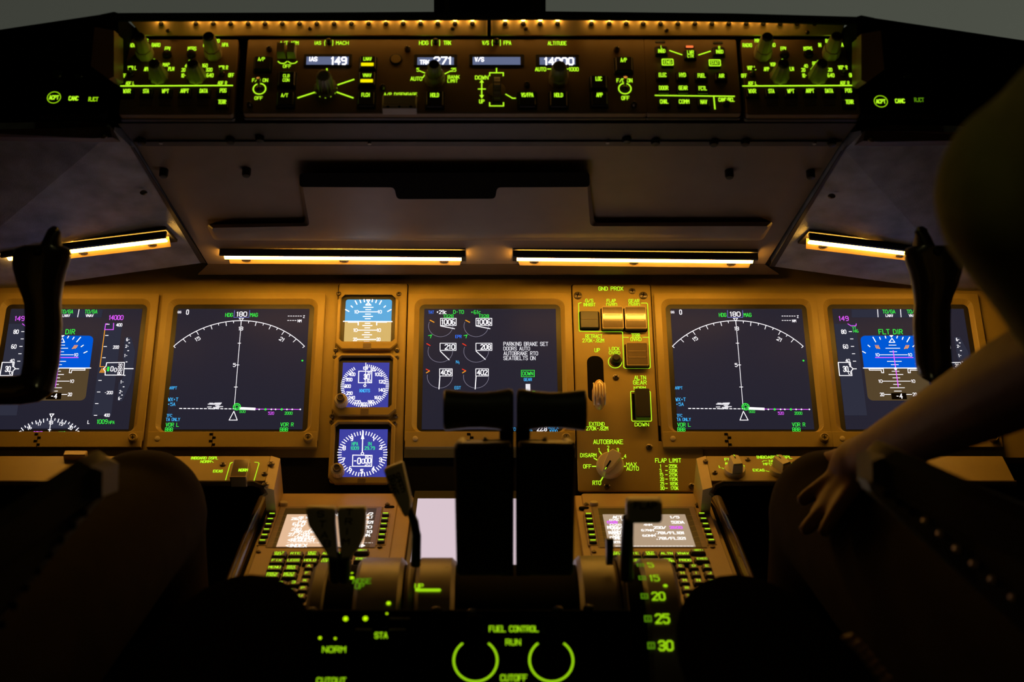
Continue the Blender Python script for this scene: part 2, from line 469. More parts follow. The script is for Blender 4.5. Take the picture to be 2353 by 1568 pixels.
for x, y in ((326, 325), (530, 323), (597, 319), (1440, 322), (1506, 326), (1640, 328), (1712, 327), (1911, 328), (376, 401), (566, 399), (1676, 403), (1863, 404)):
    mb = MB(); u, v = UN.uv(x, y, .006); k = .0052
    def up(r, z, n=14): return [UN.O+UN.ex*(u+r*math.cos(6.2832*i/n))+UN.ey*(v+r*math.sin(6.2832*i/n))+UN.ez*z for i in range(n)]
    mb.loft([up(k, -.002), up(k, .007), up(k*.8, .0095), up(k*.3, .010)], BLACK, smooth=True)
    gs.part('fastener', mb)
for x, y in ((370, 328), (849, 329), (1396, 327), (1871, 329)):
    mb = MB(); u, v = UN.uv(x, y, .006); mb.loft([up(.0022, .005), up(.002, .0075)], paint('pale_rivet', (.5, .45, .4), .5)); gs.part('rivet', mb)

def wing(sgn):
    """outer glareshield wing: mirror of the left one about the centreline"""
    m = lambda x: x if sgn < 0 else 2*CX-1-x
    side = 'left' if sgn < 0 else 'right'
    dy = 0 if sgn < 0 else 8
    t = TW('glareshield_wing', 'black outer glareshield wing at the %s end, with speckled liner' % side, 'glareshield wing', W(m(100), 300, 1.66), 'outer glareshield wings')
    mb = MB()
    def sl(pts, th, mat, Yo=0):
        a = [W(m(x), y+dy, Y+Yo) for x, y, Y in pts]; b = [p+Vector(th) for p in a]
        if sgn < 0: a, b = b, a
        mb.loft([b, a], mat)
    # rounded black corner piece beside the control panels
    sl([(262, 27, 1.60), (232, 33, 1.60), (205, 80, 1.64), (200, 150, 1.65), (258, 292, 1.66), (274, 290, 1.66), (272, 30, 1.60)], (0, .3, 0), SOOT)
    t.part('corner_fairing', mb); mb = MB()
    sl([(235, 33, 1.60), (-160, 92, 1.66), (-160, 308, 1.70), (240, 310, 1.67), (262, 290, 1.66)], (0, .3, 0), SOOT, .006)
    t.part('fascia', mb); mb = MB()
    sl([(217, 62, 1.592), (262, 70, 1.592), (262, 176, 1.592), (250, 182, 1.592), (209, 152, 1.592)], (0, .04, 0), paint('reddish_brown_plastic', (.42, .22, .10), .4), 0)
    t.part('corner_panel', mb); mb = MB()
    sl([(-160, 300, 1.66), (252, 292, 1.645), (258, 316, 1.645), (215, 318, 1.65), (-160, 312, 1.67)], (0, .3, 0), paint('dark_red_brown_edge', (.075, .05, .045), .5))
    t.part('lower_edge', mb); mb = MB()
    # speckled underside liner
    a = [W(m(x), y+dy, Y) for x, y, Y in ((262, 300, 1.66), (300, 336, 1.69), (468, 604, 1.955), (0, 668, 2.01), (-200, 690, 2.03), (-200, 300, 1.70))]
    b = [p+Vector((0, .02, .03)) for p in a]
    mb.loft([a, b] if sgn < 0 else [b, a], SPECK)
    ln = t.part('underside_liner', mb)
    mb = MB(); a = [W(m(x), y+dy, Y-.003) for x, y, Y in ((300, 338, 1.69), (306, 338, 1.69), (472, 604, 1.95), (460, 604, 1.95))]
    b = [p+Vector((0, .006, .0)) for p in a]; mb.loft([a, b] if sgn < 0 else [b, a], BLACK); t.part('seal_strip', mb)
    for x, y, Y in ((330, 443, 1.775), (238, 313, 1.64)):
        mb = MB(); c = W(m(x), y+dy, Y); mb.ball(c, .0045, STEEL, 10, (1, .6, .7)); t.part('screw', mb)
    # recessed warning light above the fascia
    mb = MB(); a = [W(m(x), y, 1.655) for x, y in ((165, 86), (112, 88), (112, 124), (165, 126))]; mb.loft([a, [p+Vector((0, .02, 0)) for p in a]], paint('dark_red_brown_edge', (.075, .05, .045), .5))
    t.part('warning_light', mb)
    return t
wl = wing(-1); wr = wing(1)

# accept / cancel / reject button panels on the wings
DLF = Fr(W(CX, 225, 1.640), (0, .397, .918))
def datalink(side, pts, col):
    t = T('datalink_button_panel', 'small panel of glowing ACPT, CANC, RJCT buttons at the glareshield %s' % side, 'button panel', DLF, pts[1][0], pts[1][1]+15, group='accept cancel reject button panels')
    mb = MB(); x0, y0 = t.p(pts[0][0]-45, 262); x1, y1 = t.p(pts[2][0]+40, 140)
    mb.plate(x0, y0, x1, y1, -.012, 0, SOOT, .004); t.part('faceplate', mb)
    for (x, y), s, tw, mt in zip(pts, ('ACPT', 'CANC', 'RJCT'), (22, 22, 22), col):
        b = t.button(x, y, 36, 34, [(s, x, y, tw, 9.5, mt)], z=.003, mat=SOOT, frame=False, wt=.17)
    mb = MB(); x, y = pts[0]; u, v = t.p(x, y, .0034); k = t.k(x, y); mb.arc(u, v, 14.2*k, 16*k, .0034, G2); t.part('lit_ring', mb)
    mbl = MB()
    for dx in (0, 50):
        u, v = t.p(pts[0][0]+8+dx, 172, .001); mbl.lathe(u, v, [(.006, .0), (.006, .003), (.004, .004)], paint('green_lens', (.03, .07, .03), .2), 16)
    t.part('indicator_lens', mbl)
datalink('left end', [(124, 224), (169, 226), (214.5, 228)], (G, G, G2))
datalink('right end', [(2024, 233), (2068, 232), (2112, 229.5)], (G, G, G3))

# light bars over the control panels
LAMP = em((255, 186, 84), 27.0, True)
def light_bar(x0, x1, side, dots, screws, sl):
    t = T('panel_light_bar', 'amber glowing light bar with a row of tiny bulbs above the glareshield controls, %s half' % side, 'light bar', BR, (x0+x1)/2, 82, group='light bars over the glareshield controls')
    mb = MB(); a = t.p(x0, 82+sl); b = t.p(x1, 82+sl); c = t.p(x1, 46+sl, 0); d = t.p(x0, 46+sl)
    e0, e1 = (14, 0) if side == 'left' else (0, -14)
    pts = [t.p(x0+e0*2.2, 83+sl), t.p(x1+e1*1.0, 83+sl), t.p(x1+(0 if side == 'left' else 0), 45+sl), t.p(x0, 45+sl)]
    mb.loft([mb.z(pts, -.012), mb.z(pts, -.0012), mb.z([(x+(.0012 if i in (0, 3) else -.0012), y+(.0012 if i < 2 else -.0012)) for i, (x, y) in enumerate(pts)], 0)], paint('light_bar_metal', (.92, .70, .32), .42, metal=.1))
    t.part('reflector', mb)
    for x in dots:
        u, v = t.p(x, 54.5+sl, .001); mb = MB()
        mb.lathe(u, v, [(.0026, 0), (.0026, .0015), (.0012, .002)], BLACK, 12); o = t.part('bulb_hood', mb)
        mb = MB(); mb.ball((u, v+.0047, .0034), .0019, LAMP, 8, (1.5, .9, 1)); t.part('bulb', mb, o)
    for x, y in screws: t.screw(x, y+sl, 5)
light_bar(296, 1120, 'left', [370, 450, 490, 530, 570]+[609+39.7*i for i in range(13)], [(385, 71), (712, 66), (1040, 66)], 0)
light_bar(1128, 1946, 'right', [1161, 1202, 1241, 1281, 1359, 1400, 1439, 1478, 1518, 1558, 1597, 1636, 1675, 1715, 1754, 1793, 1832, 1872], [(1208, 66), (1532, 70), (1856, 75)], 0)

# flood lights under the glareshield
TUBE = em((255, 182, 66), 50.0, True)
def flood(name_lab, P, screws, cut=None):
    """P: W() corner points of the fixture: tube line left/right, ledge lower line left/right"""
    (xa, ya, Ya), (xb, yb, Yb), hgt = P
    A0, B0 = W(xa, ya, Ya), W(xb, yb, Yb)
    ex = (B0-A0).normalized(); L = (B0-A0).length; up = UN.ey; n = ex.cross(up).normalized(); up = n.cross(ex)
    t = TW('flood_light', name_lab, 'light', tuple((A0+B0)/2), 'amber flood lights under the glareshield')
    q = lambda u, v, z: A0+ex*u+up*(v+.0035)+n*(z+.0045)
    mb = MB(); pts = []
    hk = .0128
    prof = [(-.0018+.0050*math.cos(a), .0004+.0038*math.sin(a)) for a in [math.pi*i/8 for i in range(9)]]
    mb.loft([[q(.002, v, z) for v, z in prof], [q(L-.002, v, z) for v, z in prof]][::-1], TUBE)
    t.part('light_tube', mb)
    mb = MB(); mb.loft([[q(-.003, .0095, -.004), q(-.003, .0062, -.004), q(-.003, .0066, .0050), q(-.003, .0095, .0046)], [q(L+.003, .0095, -.004), q(L+.003, .0062, -.004), q(L+.003, .0066, .0050), q(L+.003, .0095, .0046)]], BLACK)
    t.part('shade_lip', mb)
    mb = MB()
    mb.loft([[q(-.003, .010, -.009), q(-.003, -.022, -.009), q(-.003, -.022, -.0054), q(-.003, .010, -.0054)], [q(L+.003, .010, -.009), q(L+.003, -.022, -.009), q(L+.003, -.022, -.0054), q(L+.003, .010, -.0054)]], BLACK)
    t.part('housing', mb)
    mb = MB(); a = [q(.004 if xa < CX and xb < CX and not cut else .001, -.0068, -.0050), q(L-.001, -.0068, -.0050), q(L-.004, -.0200, .0016), q(.006, -.0200, .0016)]
    mb.loft([a, [p-n*.0015 for p in a]][::-1], paint('lamp_ledge_metal', (.45, .33, .17), .4, metal=.2)); t.part('reflector_ledge', mb)
    for u in screws:
        mb = MB(); c = q(L*u, -.0140, -.0012); mb.loft([[c+ex*r*math.cos(6.2832*i/16)+up*r*.8*math.sin(6.2832*i/16)+n*z for i in range(16)] for r, z in ((.0058, 0), (.0058, .0012), (.0035, .0022), (.0028, .0014), (.001, .0014))], STEEL, smooth=True)
        t.part('thumb_screw', mb)
flood('long amber flood light strip under the glareshield, left of centre', ((514, 582, 1.927), (1064, 586, 1.927), 24), (.09, .5, .92))
flood('long amber flood light strip under the glareshield, right of centre', ((1184, 586, 1.927), (1732, 592, 1.927), 24), (.08, .5, .91))
flood('short tilted amber flood light behind the left control wheel', ((20, 586, 1.925), (387, 542, 1.872), 24), (.45, .88), True)
flood('short tilted amber flood light behind the right control wheel', ((1854, 546, 1.872), (2222, 590, 1.925), 24), (.12, .6), True)

# ------------------------------------------------------------------ mode control panel and its neighbours
CA = (540, 40, 5.115); CB = (860, 0, 3.677); CC = (1460, 0, 4.357); C1 = (0, 0, 3.92)
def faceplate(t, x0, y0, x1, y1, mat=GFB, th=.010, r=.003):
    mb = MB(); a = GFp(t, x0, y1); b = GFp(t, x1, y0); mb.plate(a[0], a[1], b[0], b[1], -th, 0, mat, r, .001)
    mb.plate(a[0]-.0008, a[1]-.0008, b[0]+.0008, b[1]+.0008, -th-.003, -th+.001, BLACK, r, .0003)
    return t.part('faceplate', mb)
def GFp(t, x, y):
    u, v = t.fr.uv(x, y); return u+t.du, v
mc = T('mode_control_panel', 'wide brown autopilot control panel with glowing legends, four displays and dials', 'control panel', GF, 1018, 262)
faceplate(mc, 557, 87, 1480, 260)
L = MB()
mc.c = CA
mc.text(L, 'A/T ARM', 637, 300, 220, 42, G); mc.text(L, 'IAS', 972, 300, 80, 42, G); mc.text(L, '(', 1055, 300, 18, 66, G, wt=.1); mc.text(L, ')', 1150, 300, 18, 66, G, wt=.1)
mc.text(L, 'MACH', 1262, 300, 148, 42, G); mc.text(L, 'OFF', 612, 573, 95, 38, G); mc.text(L, 'F/D ON', 295, 738, 185, 40, G); mc.text(L, 'OFF', 277, 948, 95, 38, G)
for cx in (558, 678):
    mc.line(L, [(cx-52, 518), (cx-30, 536), (cx, 542), (cx+30, 536), (cx+52, 518)], 11, G)
u, v = mc.p(1068, 838); k = mc.k(1068, 838); L.arc(u, v, 118*k, 132*k, .0004, G, -225, 48, 48); L.arc(u, v, 118*k, 132*k, .0004, G, 95, 135, 8)
for q in ([(740, 945), (940, 880)], [(1200, 795), (1395, 730)], [(1200, 880), (1385, 945)], [(1080, 605), (1080, 655)]): mc.line(L, q, 16, G)
mc.text(L, 'A/P DISENGAGE', 1945, 904, 390, 38, G)
u, v = mc.p(288, 842); L.arc(u, v, 66*k, 80*k, .0004, G)
mc.c = CB
for s, x, y, w_, h_ in (('HDG', 418, 362, 78, 34), ('(', 485, 362, 12, 50), (')', 553, 362, 12, 50), ('TRK', 617, 362, 64, 34), ('V/S', 940, 362, 56, 34), ('(', 997, 362, 12, 50), (')', 1066, 362, 12, 50),
                      ('FPA', 1125, 362, 64, 34), ('ALTITUDE', 1545, 365, 158, 32), ('5', 368, 590, 20, 30), ('25', 670, 590, 42, 30), ('AUTO', 355, 665, 98, 32), ('BANK', 670, 650, 98, 28), ('LIMIT', 662, 683, 86, 28),
                      ('AUTO', 1405, 585, 92, 32), ('1000', 1686, 585, 80, 32), ('DOWN', 908, 655, 112, 32), ('UP', 908, 857, 42, 32), ('F/D ON', 2114, 680, 132, 32), ('OFF', 2122, 828, 66, 32)):
    mc.text(L, s, x, y, w_, h_, G, wt=.1 if s in '()' else .15)
for q in ([(385, 600), (450, 625)], [(595, 625), (645, 600)], [(410, 655), (432, 625)], [(430, 625), (455, 625)], [(1465, 583), (1490, 583)], [(1625, 583), (1638, 583)], [(908, 700), (908, 810)], [(880, 752), (938, 752)],
          [(975, 640), (975, 615), (1090, 615), (1090, 640)], [(1033, 578), (1033, 610)], [(975, 868), (975, 895), (1092, 895), (1092, 868)], [(1112, 797), (1168, 830), (1192, 830)]): mc.line(L, q, 9, G)
for q in ([(890, 700), (926, 700), (908, 672)], [(890, 805), (908, 835), (926, 805)]): L.poly(mc.ps(q), .0004, G)
u, v = mc.p(2117, 750); k = mc.k(2117, 750); L.arc(u, v, 47*k, 57*k, .0004, G)
mc.part('lit_legends', L)
LCD = screen((96, 106, 138), 1.0, .2); WB = em((250, 248, 255), 1.7)
def window(t, x0, y0, x1, y1, lx0, ly0, lx1, ly1, txt):
    mb = MB(); a = t.p(x0, y1, .0015); b = t.p(x1, y0, .0015)
    mb.plate(a[0], a[1], b[0], b[1], 0, .0012, BLACK, .0015, .0004); o = t.part('display_window', mb)
    mb = MB(); t.rect(mb, lx0, ly0, lx1, ly1, LCD, .0016)
    o2 = t.part('display', mb, o); mb = MB()
    for q in txt: t.text(mb, *q, WB, z=.0019, wt=.17)
    t.part('digits', mb, o)
mc.c = CA
window(mc, 805, 425, 1378, 570, 842, 462, 1333, 555, [('IAS', 918, 490, 98, 50), ('149', 1222, 510, 180, 88)])
mc.c = CB
window(mc, 333, 455, 702, 555, 365, 485, 672, 548, [('TRK', 425, 525, 80, 36), ('271', 578, 512, 152, 62)])
window(mc, 800, 455, 1268, 555, 832, 482, 1235, 547, [('V/S', 888, 502, 76, 36)])
window(mc, 1365, 457, 1732, 555, 1397, 485, 1700, 547, [('14000', 1563, 518, 245, 62)])
BT = paint('button_black', (.022, .018, .014), .4)
mc.c = CA
for b in ((320, 530, 225, 190, [('A/P', 310, 490, 78, 42)]), (605, 715, 230, 200, [('CLB', 603, 686, 75, 36), ('CON', 600, 736, 78, 36)]), (590, 950, 230, 195, [('A/T', 582, 915, 80, 42)]),
          (1560, 525, 220, 180, [('LNAV', 1558, 487, 95, 40), ('-', 1555, 552, 1, 1)]), (1550, 715, 220, 190, [('VNAV', 1552, 680, 100, 40), ('-', 1547, 745, 1, 1)]), (1540, 950, 228, 195, [('FLCH', 1535, 910, 95, 44)])):
    o = mc.button(b[0], b[1], b[2], b[3], [q for q in b[4] if q[0] != '-'], z=.006, mat=BT, r=16)
    if b[4][-1][0] == '-':
        m2 = MB(); x, y = b[4][-1][1:3]; mc.rect(m2, x-73, y-19, x+73, y+19, YB, .0063, 8); mc.part('lit_bar', m2, o)
mc.c = CB
for b in ((510, 830, 170, 150, [('HOLD', 510, 803, 72, 34)]), (1293, 830, 170, 150, [('VS/FPA', 1293, 802, 102, 34)]), (1558, 830, 170, 150, [('HOLD', 1557, 803, 72, 34)]),
          (1897, 690, 160, 136, [('LOC', 1897, 665, 52, 34)]), (1903, 828, 160, 136, [('APP', 1903, 802, 52, 34)]), (2110, 535, 168, 145, [('A/P', 2107, 507, 52, 34)])):
    mc.button(*b, z=.006, mat=BT, r=12)
for x, y in ((280, 395), (70, 720), (2052, 400), (1292, 700), (2198, 865)): mc.screw(x, y, 26, head=.006)
mc.c = CA
for x, y in ((395, 345), (165, 1000)): mc.screw(x, y, 34, head=.006)
for x in (1105,):
    mb = MB(); u, v = mc.p(x, 300); mb.lathe(u, v, [(.0028, 0), (.0026, .006), (.001, .007)], BLACK, 12); mc.part('selector_button', mb)
mc.c = CB
for x in (519, 1033):
    mb = MB(); u, v = mc.p(x, 362); mb.lathe(u, v, [(.0028, 0), (.0026, .006), (.001, .007)], BLACK, 12); mc.part('selector_button', mb)
mb = MB(); u, v = mc.p(183, 505); mb.lathe(u, v, [(.0068, 0), (.0068, .0012), (.0058, .0014)], BLACK, 28); o = mc.part('light_sensor', mb)
mb = MB(); mb.lathe(u, v, [(.0055, .0012), (.0054, .002)], paint('tan_lens', (.45, .32, .12), .35), 28); mc.part('sensor_lens', mb, o)
mc.c = CA
OLV = KNOB
mc.knob(1068, 838, [(.0135, 0), (.0135, .002), (.0098, .003), (.0092, .018), (.0078, .026), (.006, .027)], LEVER, 12, .14)
mc.c = CB
mc.knob(512, 672, [(.0115, 0), (.0112, .008), (.0095, .010), (.0092, .012)], KNOB, 12, .08, name='bank_limit_knob', mark=None)
mc.knob(512, 672, [(.0078, .010), (.0072, .026), (.0060, .029)], LEVER, 12, .1, capm=SOOT, name='heading_knob')
mc.knob(1557, 678, [(.0112, 0), (.0108, .010), (.0092, .011)], KNOB, 10, .08, name='altitude_step_knob')
mc.knob(1557, 678, [(.0092, .010), (.0085, .024), (.0072, .027), (.006, .0275)], LEVER, 10, .1, name='altitude_knob')
# vertical speed thumb wheel
mb = MB(); u, v = mc.p(1033, 765); mb.lathe(u, v, [(.0098, 0), (.0096, .0015), (.008, .002)], BROWN, 28); 
a = mc.p(1000, 868, .003); b = mc.p(1074, 640, .003)
mb.plate(a[0], a[1], b[0], b[1], .0, .0028, BLACK, .002, .0004); o = mc.part('wheel_surround', mb)
mb = MB(); n = 40; R = (b[1]-a[1])/2*.95; cx = (a[0]+b[0])/2; cy = (a[1]+b[1])/2; hw = (b[0]-a[0])/2*.72
rg = []
for xx in (-hw, hw): rg.append([(cx+xx, cy+R*(1-.04*(i % 2))*math.cos(2*math.pi*i/n), .7*R*(1-.04*(i % 2))*math.sin(2*math.pi*i/n)) for i in range(n)])
mb.loft(rg, KNOB); mc.part('thumb_wheel', mb)
# guarded arm switches, flight director toggles, disengage bar
mc.c = CA
for cx in (548, 668):
    mb = MB(); a = mc.p(cx-56, 470, .004); b = mc.p(cx+56, 330, .004)
    z1 = .016
    lo = [(a[0], a[1], .001), (b[0], a[1], .001), (b[0], b[1], .001), (a[0], b[1], .001)]
    hi = [(a[0]+.0008, a[1]+.001, .013), (b[0]-.0008, a[1]+.001, .013), (b[0]-.0008, b[1]-.003, z1-.002), (a[0]+.0008, b[1]-.003, z1-.002)]
    mb.loft([lo, hi], KNOB); mc.part('switch_guard', mb)
def toggle(t, x, y, h=.012, r=.0022, tilt=.5, base=True, mat=METAL):
    mb = MB(); u, v = t.p(x, y)
    mb.lathe(u, v, [(r*1.7, 0), (r*1.7, .0022), (r*1.1, .003)], STEEL, 14); o = t.part('toggle_switch', mb)
    mb = MB(); mb.tube([(u, v, .001), (u, v+h*tilt*.5, h*.5), (u, v+h*tilt, h)], [r*.55, r*.7, r*1.0], mat, 10, up=Vector((1, 0, 0))); t.part('toggle_lever', mb, o)
toggle(mc, 288, 850, .013)
mc.c = CB; toggle(mc, 2117, 752, .013)
mb = MB(); a = mc.p(68, 905, .008); b = mc.p(362, 815, .008)
mb.plate(a[0], a[1], b[0], b[1], 0, .012, KNOB, .0012, .0015); o = mc.part('disengage_bar', mb)
mb = MB(); c2 = mc.p(66, 935, .008)
mb.plate(a[0], c2[1], b[0], a[1], 0, .0125, paint('pale_grey_stripe', (.42, .38, .34), .5), .0006, .0005)
for i in range(3):
    mb.lathe(a[0]+(b[0]-a[0])*(.17+.33*i), (c2[1]+a[1])/2, [(.0016, .0125), (.0014, .0128)], SOOT, 10)
mc.part('lower_stripe', mb, o)

# display select panel
ds = T('display_select_panel', 'brown display select keypad with ENG, STAT and system page keys, right of the autopilot panel', 'control panel', GF, 1588, 255, crop=CC)
faceplate(ds, 1486, 88, 1691, 260)
L = MB()
for q in ([(345, 507), (465, 548)], [(635, 550), (750, 513)], [(200, 955), (990, 965)], [(785, 970), (797, 1090)]): ds.line(L, q, 12, G)
ds.text(L, 'CANC/RCL', 912, 998, 158, 38, G); ds.part('lit_legends', L)
for x, y, w_, ls in ((262, 500, 130, [('L', 262, 470, 14, 30), ('INBD', 262, 510, 74, 36)]), (552, 540, 130, [('LWR', 552, 522, 66, 34), ('CTR', 552, 560, 62, 32)]), (838, 508, 130, [('R', 840, 477, 18, 30), ('INBD', 842, 517, 74, 36)]),
                    (273, 755, 132, [('ELEC', 273, 750, 76, 40)]), (472, 757, 132, [('HYD', 472, 750, 66, 40)]), (663, 760, 132, [('FUEL', 663, 756, 76, 40)]), (860, 762, 132, [('AIR', 862, 758, 54, 38)]),
                    (283, 885, 132, [('DOOR', 283, 880, 90, 40)]), (478, 885, 132, [('GEAR', 478, 880, 86, 40)]), (675, 888, 132, [('FCTL', 675, 884, 80, 40)]),
                    (288, 1022, 132, [('CHKL', 288, 1017, 82, 40)]), (488, 1022, 132, [('COMM', 488, 1017, 102, 40)]), (685, 1024, 132, [('NAV', 685, 1020, 66, 40)])):
    ds.button(x, y, w_, 96, ls, z=.004, mat=BT, r=12)
for x, y, s in ((323, 622, 'ENG'), (795, 629, 'STAT')):
    o = ds.button(x, y, 130, 82, [(s, x, y, 74 if s == 'ENG' else 82, 34)], z=.004, mat=BT, r=12)
    m2 = MB(); a = ds.p(x-58, y+34, .0043); b = ds.p(x+58, y-34, .0043); m2.ringloft([(rr(a[0], a[1], b[0], b[1], .0012), .0043), (rr(a[0]+.0012, a[1]+.0012, b[0]-.0012, b[1]-.0012, .0008), .0043)], G); ds.part('lit_frame', m2, o)
for x, y, lit in ((250, 415, 0), (543, 468, 1), (827, 425, 0)):
    mb = MB(); a = ds.p(x-48, y+11, .001); b = ds.p(x+48, y-11, .001); mb.plate(a[0], a[1], b[0], b[1], 0, .0008, BLACK, .001, .0002); o = ds.part('indicator_slot', mb)
    if lit: mb = MB(); ds.rect(mb, x-38, y-12, x+38, y+10, em((255, 120, 60), 1.1), .001, 6); ds.part('lit_lamp', mb, o)
ds.knob(910, 1050, [(.0036, 0), (.0034, .004), (.002, .005)], BLACK, name='push_button')

# flight instrument display control panels
def efis(side, du):
    t = T('display_control_panel', 'display control panel with four tall knobs, at the %s of the glareshield' % side, 'control panel', GF, 405, 262, crop=C1, group='display control panels at both ends of the glareshield', du=du)
    mb = MB(); a = t.p(1066, 1030); b = t.p(2150, 348)
    mb.plate(a[0], a[1], b[0], b[1], -.010, 0, GFB, .003, .001); mb.plate(a[0]-.0008, a[1]-.0008, b[0]+.0008, b[1]+.0008, -.014, -.009, BLACK, .003, .0003); t.part('faceplate', mb)
    L = MB()
    for s, x, y, w_, h_ in (('RADIO', 1190, 407, 84, 34), ('MINS', 1300, 366, 70, 32), ('BARO', 1405, 405, 76, 34), ('FPV', 1510, 438, 50, 34), ('MTRS', 1730, 438, 76, 34), ('IN', 1842, 405, 26, 34), ('BARO', 1940, 368, 76, 32), ('HPA', 2028, 403, 55, 34),
                          ('VOR L', 1190, 612, 78, 34), ('OFF', 1108, 682, 50, 34), ('ADF L', 1172, 750, 78, 30), ('APP', 1322, 622, 48, 34), ('VOR', 1388, 580, 48, 32), ('MAP', 1497, 583, 60, 32), ('PLN', 1542, 620, 52, 34),
                          ('10', 1646, 680, 24, 34), ('20', 1652, 630, 34, 32), ('40', 1682, 594, 34, 30), ('80', 1762, 570, 34, 30), ('160', 1846, 590, 48, 32), ('320', 1884, 628, 56, 32), ('640', 1892, 678, 60, 34), ('-', 1668, 680, 10, 34), ('-', 1853, 678, 10, 34),
                          ('VOR R', 2012, 608, 82, 34), ('OFF', 2082, 677, 50, 34), ('ADF R', 2003, 747, 82, 30)):
        t.text(L, s, x, y, w_, h_, G)
    t.line(L, [(1080, 775), (2093, 770)], 12, G)
    t.part('lit_legends', L)
    for s, x, y, w_ in (('WXR', 1143, 820, 66), ('STA', 1315, 820, 52), ('WPT', 1490, 820, 62), ('ARPT', 1663, 818, 74), ('DATA', 1835, 818, 70), ('POS', 2010, 815, 58), ('TERR', 2000, 918, 70)):
        t.button(x, y+16, 124, 84, [(s, x, y, w_, 36)], z=.0035, mat=BT, r=10)
    for x in (1315, 1490, 1660, 1830): 
        mb = MB(); a = t.p(x-58, 955); b = t.p(x+58, 882); mb.plate(a[0], a[1], b[0], b[1], -.0002, .0009, BROWN2, .001, .0003); t.part('blank_key', mb)
    for x, y in ((1507, 497), (1725, 494)):
        t.knob(x, y, [(.0052, 0), (.0052, .002), (.0042, .0022), (.004, .0045), (.002, .005)], BLACK, name='push_button')
    for x, y in ((1185, 675), (2000, 672)): toggle(t, x, y, .009, .002, .25, mat=STEEL)
    for x, y in ((1310, 495), (1925, 490)):
        t.knob(x, y, [(.0098, 0), (.0096, .011), (.0088, .0125)], KNOB, 8, .07, name='outer_knob')
        t.knob(x, y, [(.0080, .0125), (.0070, .031), (.0062, .0335)], KNOB, 8, .07, capm=STEEL, name='inner_knob')
    for x, y in ((1428, 690), (1772, 690)):
        t.knob(x, y, [(.0112, 0), (.0110, .002), (.0100, .004), (.0072, .022), (.0064, .024)], KNOB, 10, .1, capm=STEEL, name='selector_knob', mark=95 if x < 1500 else 130)
efis('left', 0)
efis('right', GF.uv(1725, 211)[0]-GF.uv(291.6, 209)[0])

# ------------------------------------------------------------------ main instrument panel and its displays
CN = (1490, 650, 3.92); CP = (1850, 500, 2.851); CE = (920, 650, 3.824); CS = (740, 640, 3.2); CG = (1300, 640, 3.1375)
ip = T('instrument_panel', 'brown main instrument panel holding the five large displays', 'instrument panel', MP, CX, 1145)
mb = MB(); a0 = MP.uv(-60, 1142); a1 = MP.uv(2420, 1142); 
x0 = MP.uv(-200, 850)[0]*1.02; x1 = MP.uv(2500, 850)[0]
lowL, lowR = MP.uv(600, 1142), MP.uv(1640, 1142); mid = MP.uv(600, 1052)[1]; top = MP.uv(CX, 540)[1]; ts = MP.uv(CX, 690)[1]
pts = [(x0, mid), (x1, mid), (x1, ts), (MP.uv(1950, 560)[0], top), (MP.uv(300, 560)[0], top), (x0, ts)]
mb.loft([mb.z(pts, -.02), mb.z(pts, 0)], BROWN); ip.part('panel_plate', mb)
mb = MB(); mb.plate(lowL[0], lowL[1], lowR[0], mid, -.02, 0, SOOT); ip.part('lower_recess', mb)
V0 = MP.uv(CX, 711)[1]; VB = MP.uv(CX, 998)[1]; VH = MP.uv(CX, 1034)[1]; DWID = .1716
def unit(label, u0, px):
    """a square display unit: bezel, recess, glass, hinged strip under it"""
    t = T('display_unit', label, 'display', MP, px, 1034, group='large square display units')
    x0, x1, y1 = u0, u0+DWID, V0; y0 = V0-DWID
    mb = MB(); n = 5
    ob = (x0-.0212, VB-.012, x1+.0207, y1+.0205)
    mb.ringloft([(rr(ob[0], ob[1], ob[2], ob[3], .0015, n), .0005), (rr(ob[0], ob[1], ob[2], ob[3], .0015, n), .0055), (rr(ob[0]+.0008, ob[1]+.0008, ob[2]-.0008, ob[3]-.0008, .0012, n), .0062),
                 (rr(x0-.0125, y0-.006, x1+.0115, y1+.0125, .012, n), .0062), (rr(x0-.0112, y0-.0048, x1+.0102, y1+.0112, .011, n), .0052), (rr(x0-.0062, y0-.003, x1+.0062, y1+.0064, .0075, n), .0012)], BEZ)
    t.part('bezel', mb)
    mb = MB(); mb.plate(x0-.0068, y0-.003, x1+.0068, y1+.0070, .0003, .0010, BLACK, .0075, .0001); t.part('screen_border', mb)
    mb = MB(); mb.poly([(x0, y0+.0), (x1, y0+.0), (x1, y1), (x0, y1)], .0013, NAVY); scr = t.part('screen', mb)
    # hinged strip
    xm = x0+(x1-x0)*.355
    for a, b in ((ob[0]+.001, xm), (xm+.0004, ob[2]-.001)):
        mb = MB(); mb.plate(a, VH, b, VB, .0005, .0082, BROWN, .001, .0006); t.part('hinge_strip', mb)
    mb = MB()
    for i, yy in enumerate((.2, .42, .64, .86)):
        v = VH+(VB-VH)*yy; d = -.003 if i % 2 else .0012
        mb.plate(xm+d-.001, v-.0022, xm+d+.003, v+.0008, .008, .0086, SOOT, .0002, .0001)
    t.part('hinge', mb)
    mb = MB(); u, v = x0-.0075, (VH+VB)/2+.001; mb.lathe(u, v, [(.0034, .008), (.0034, .0088), (.0025, .0092)], paint('pale_button', (.5, .42, .26), .5), 18); t.part('push_button', mb)
    mb = MB(); u, v = x1+.009, (VH+VB)/2+.001
    mb.lathe(u, v, [(.006, .008), (.006, .0125), (.0045, .0135), (.004, .0128), (.0006, .0128)], BROWN, 24); o = t.part('thumb_screw', mb)
    m2 = MB(); m2.stroke([(u-.0022, v), (u+.0022, v)], .001, .0132, SOOT); m2.stroke([(u, v-.0022), (u, v+.0022)], .001, .0132, SOOT); t.part('cross_slot', m2, o)
    return t, scr
ZS = .0016
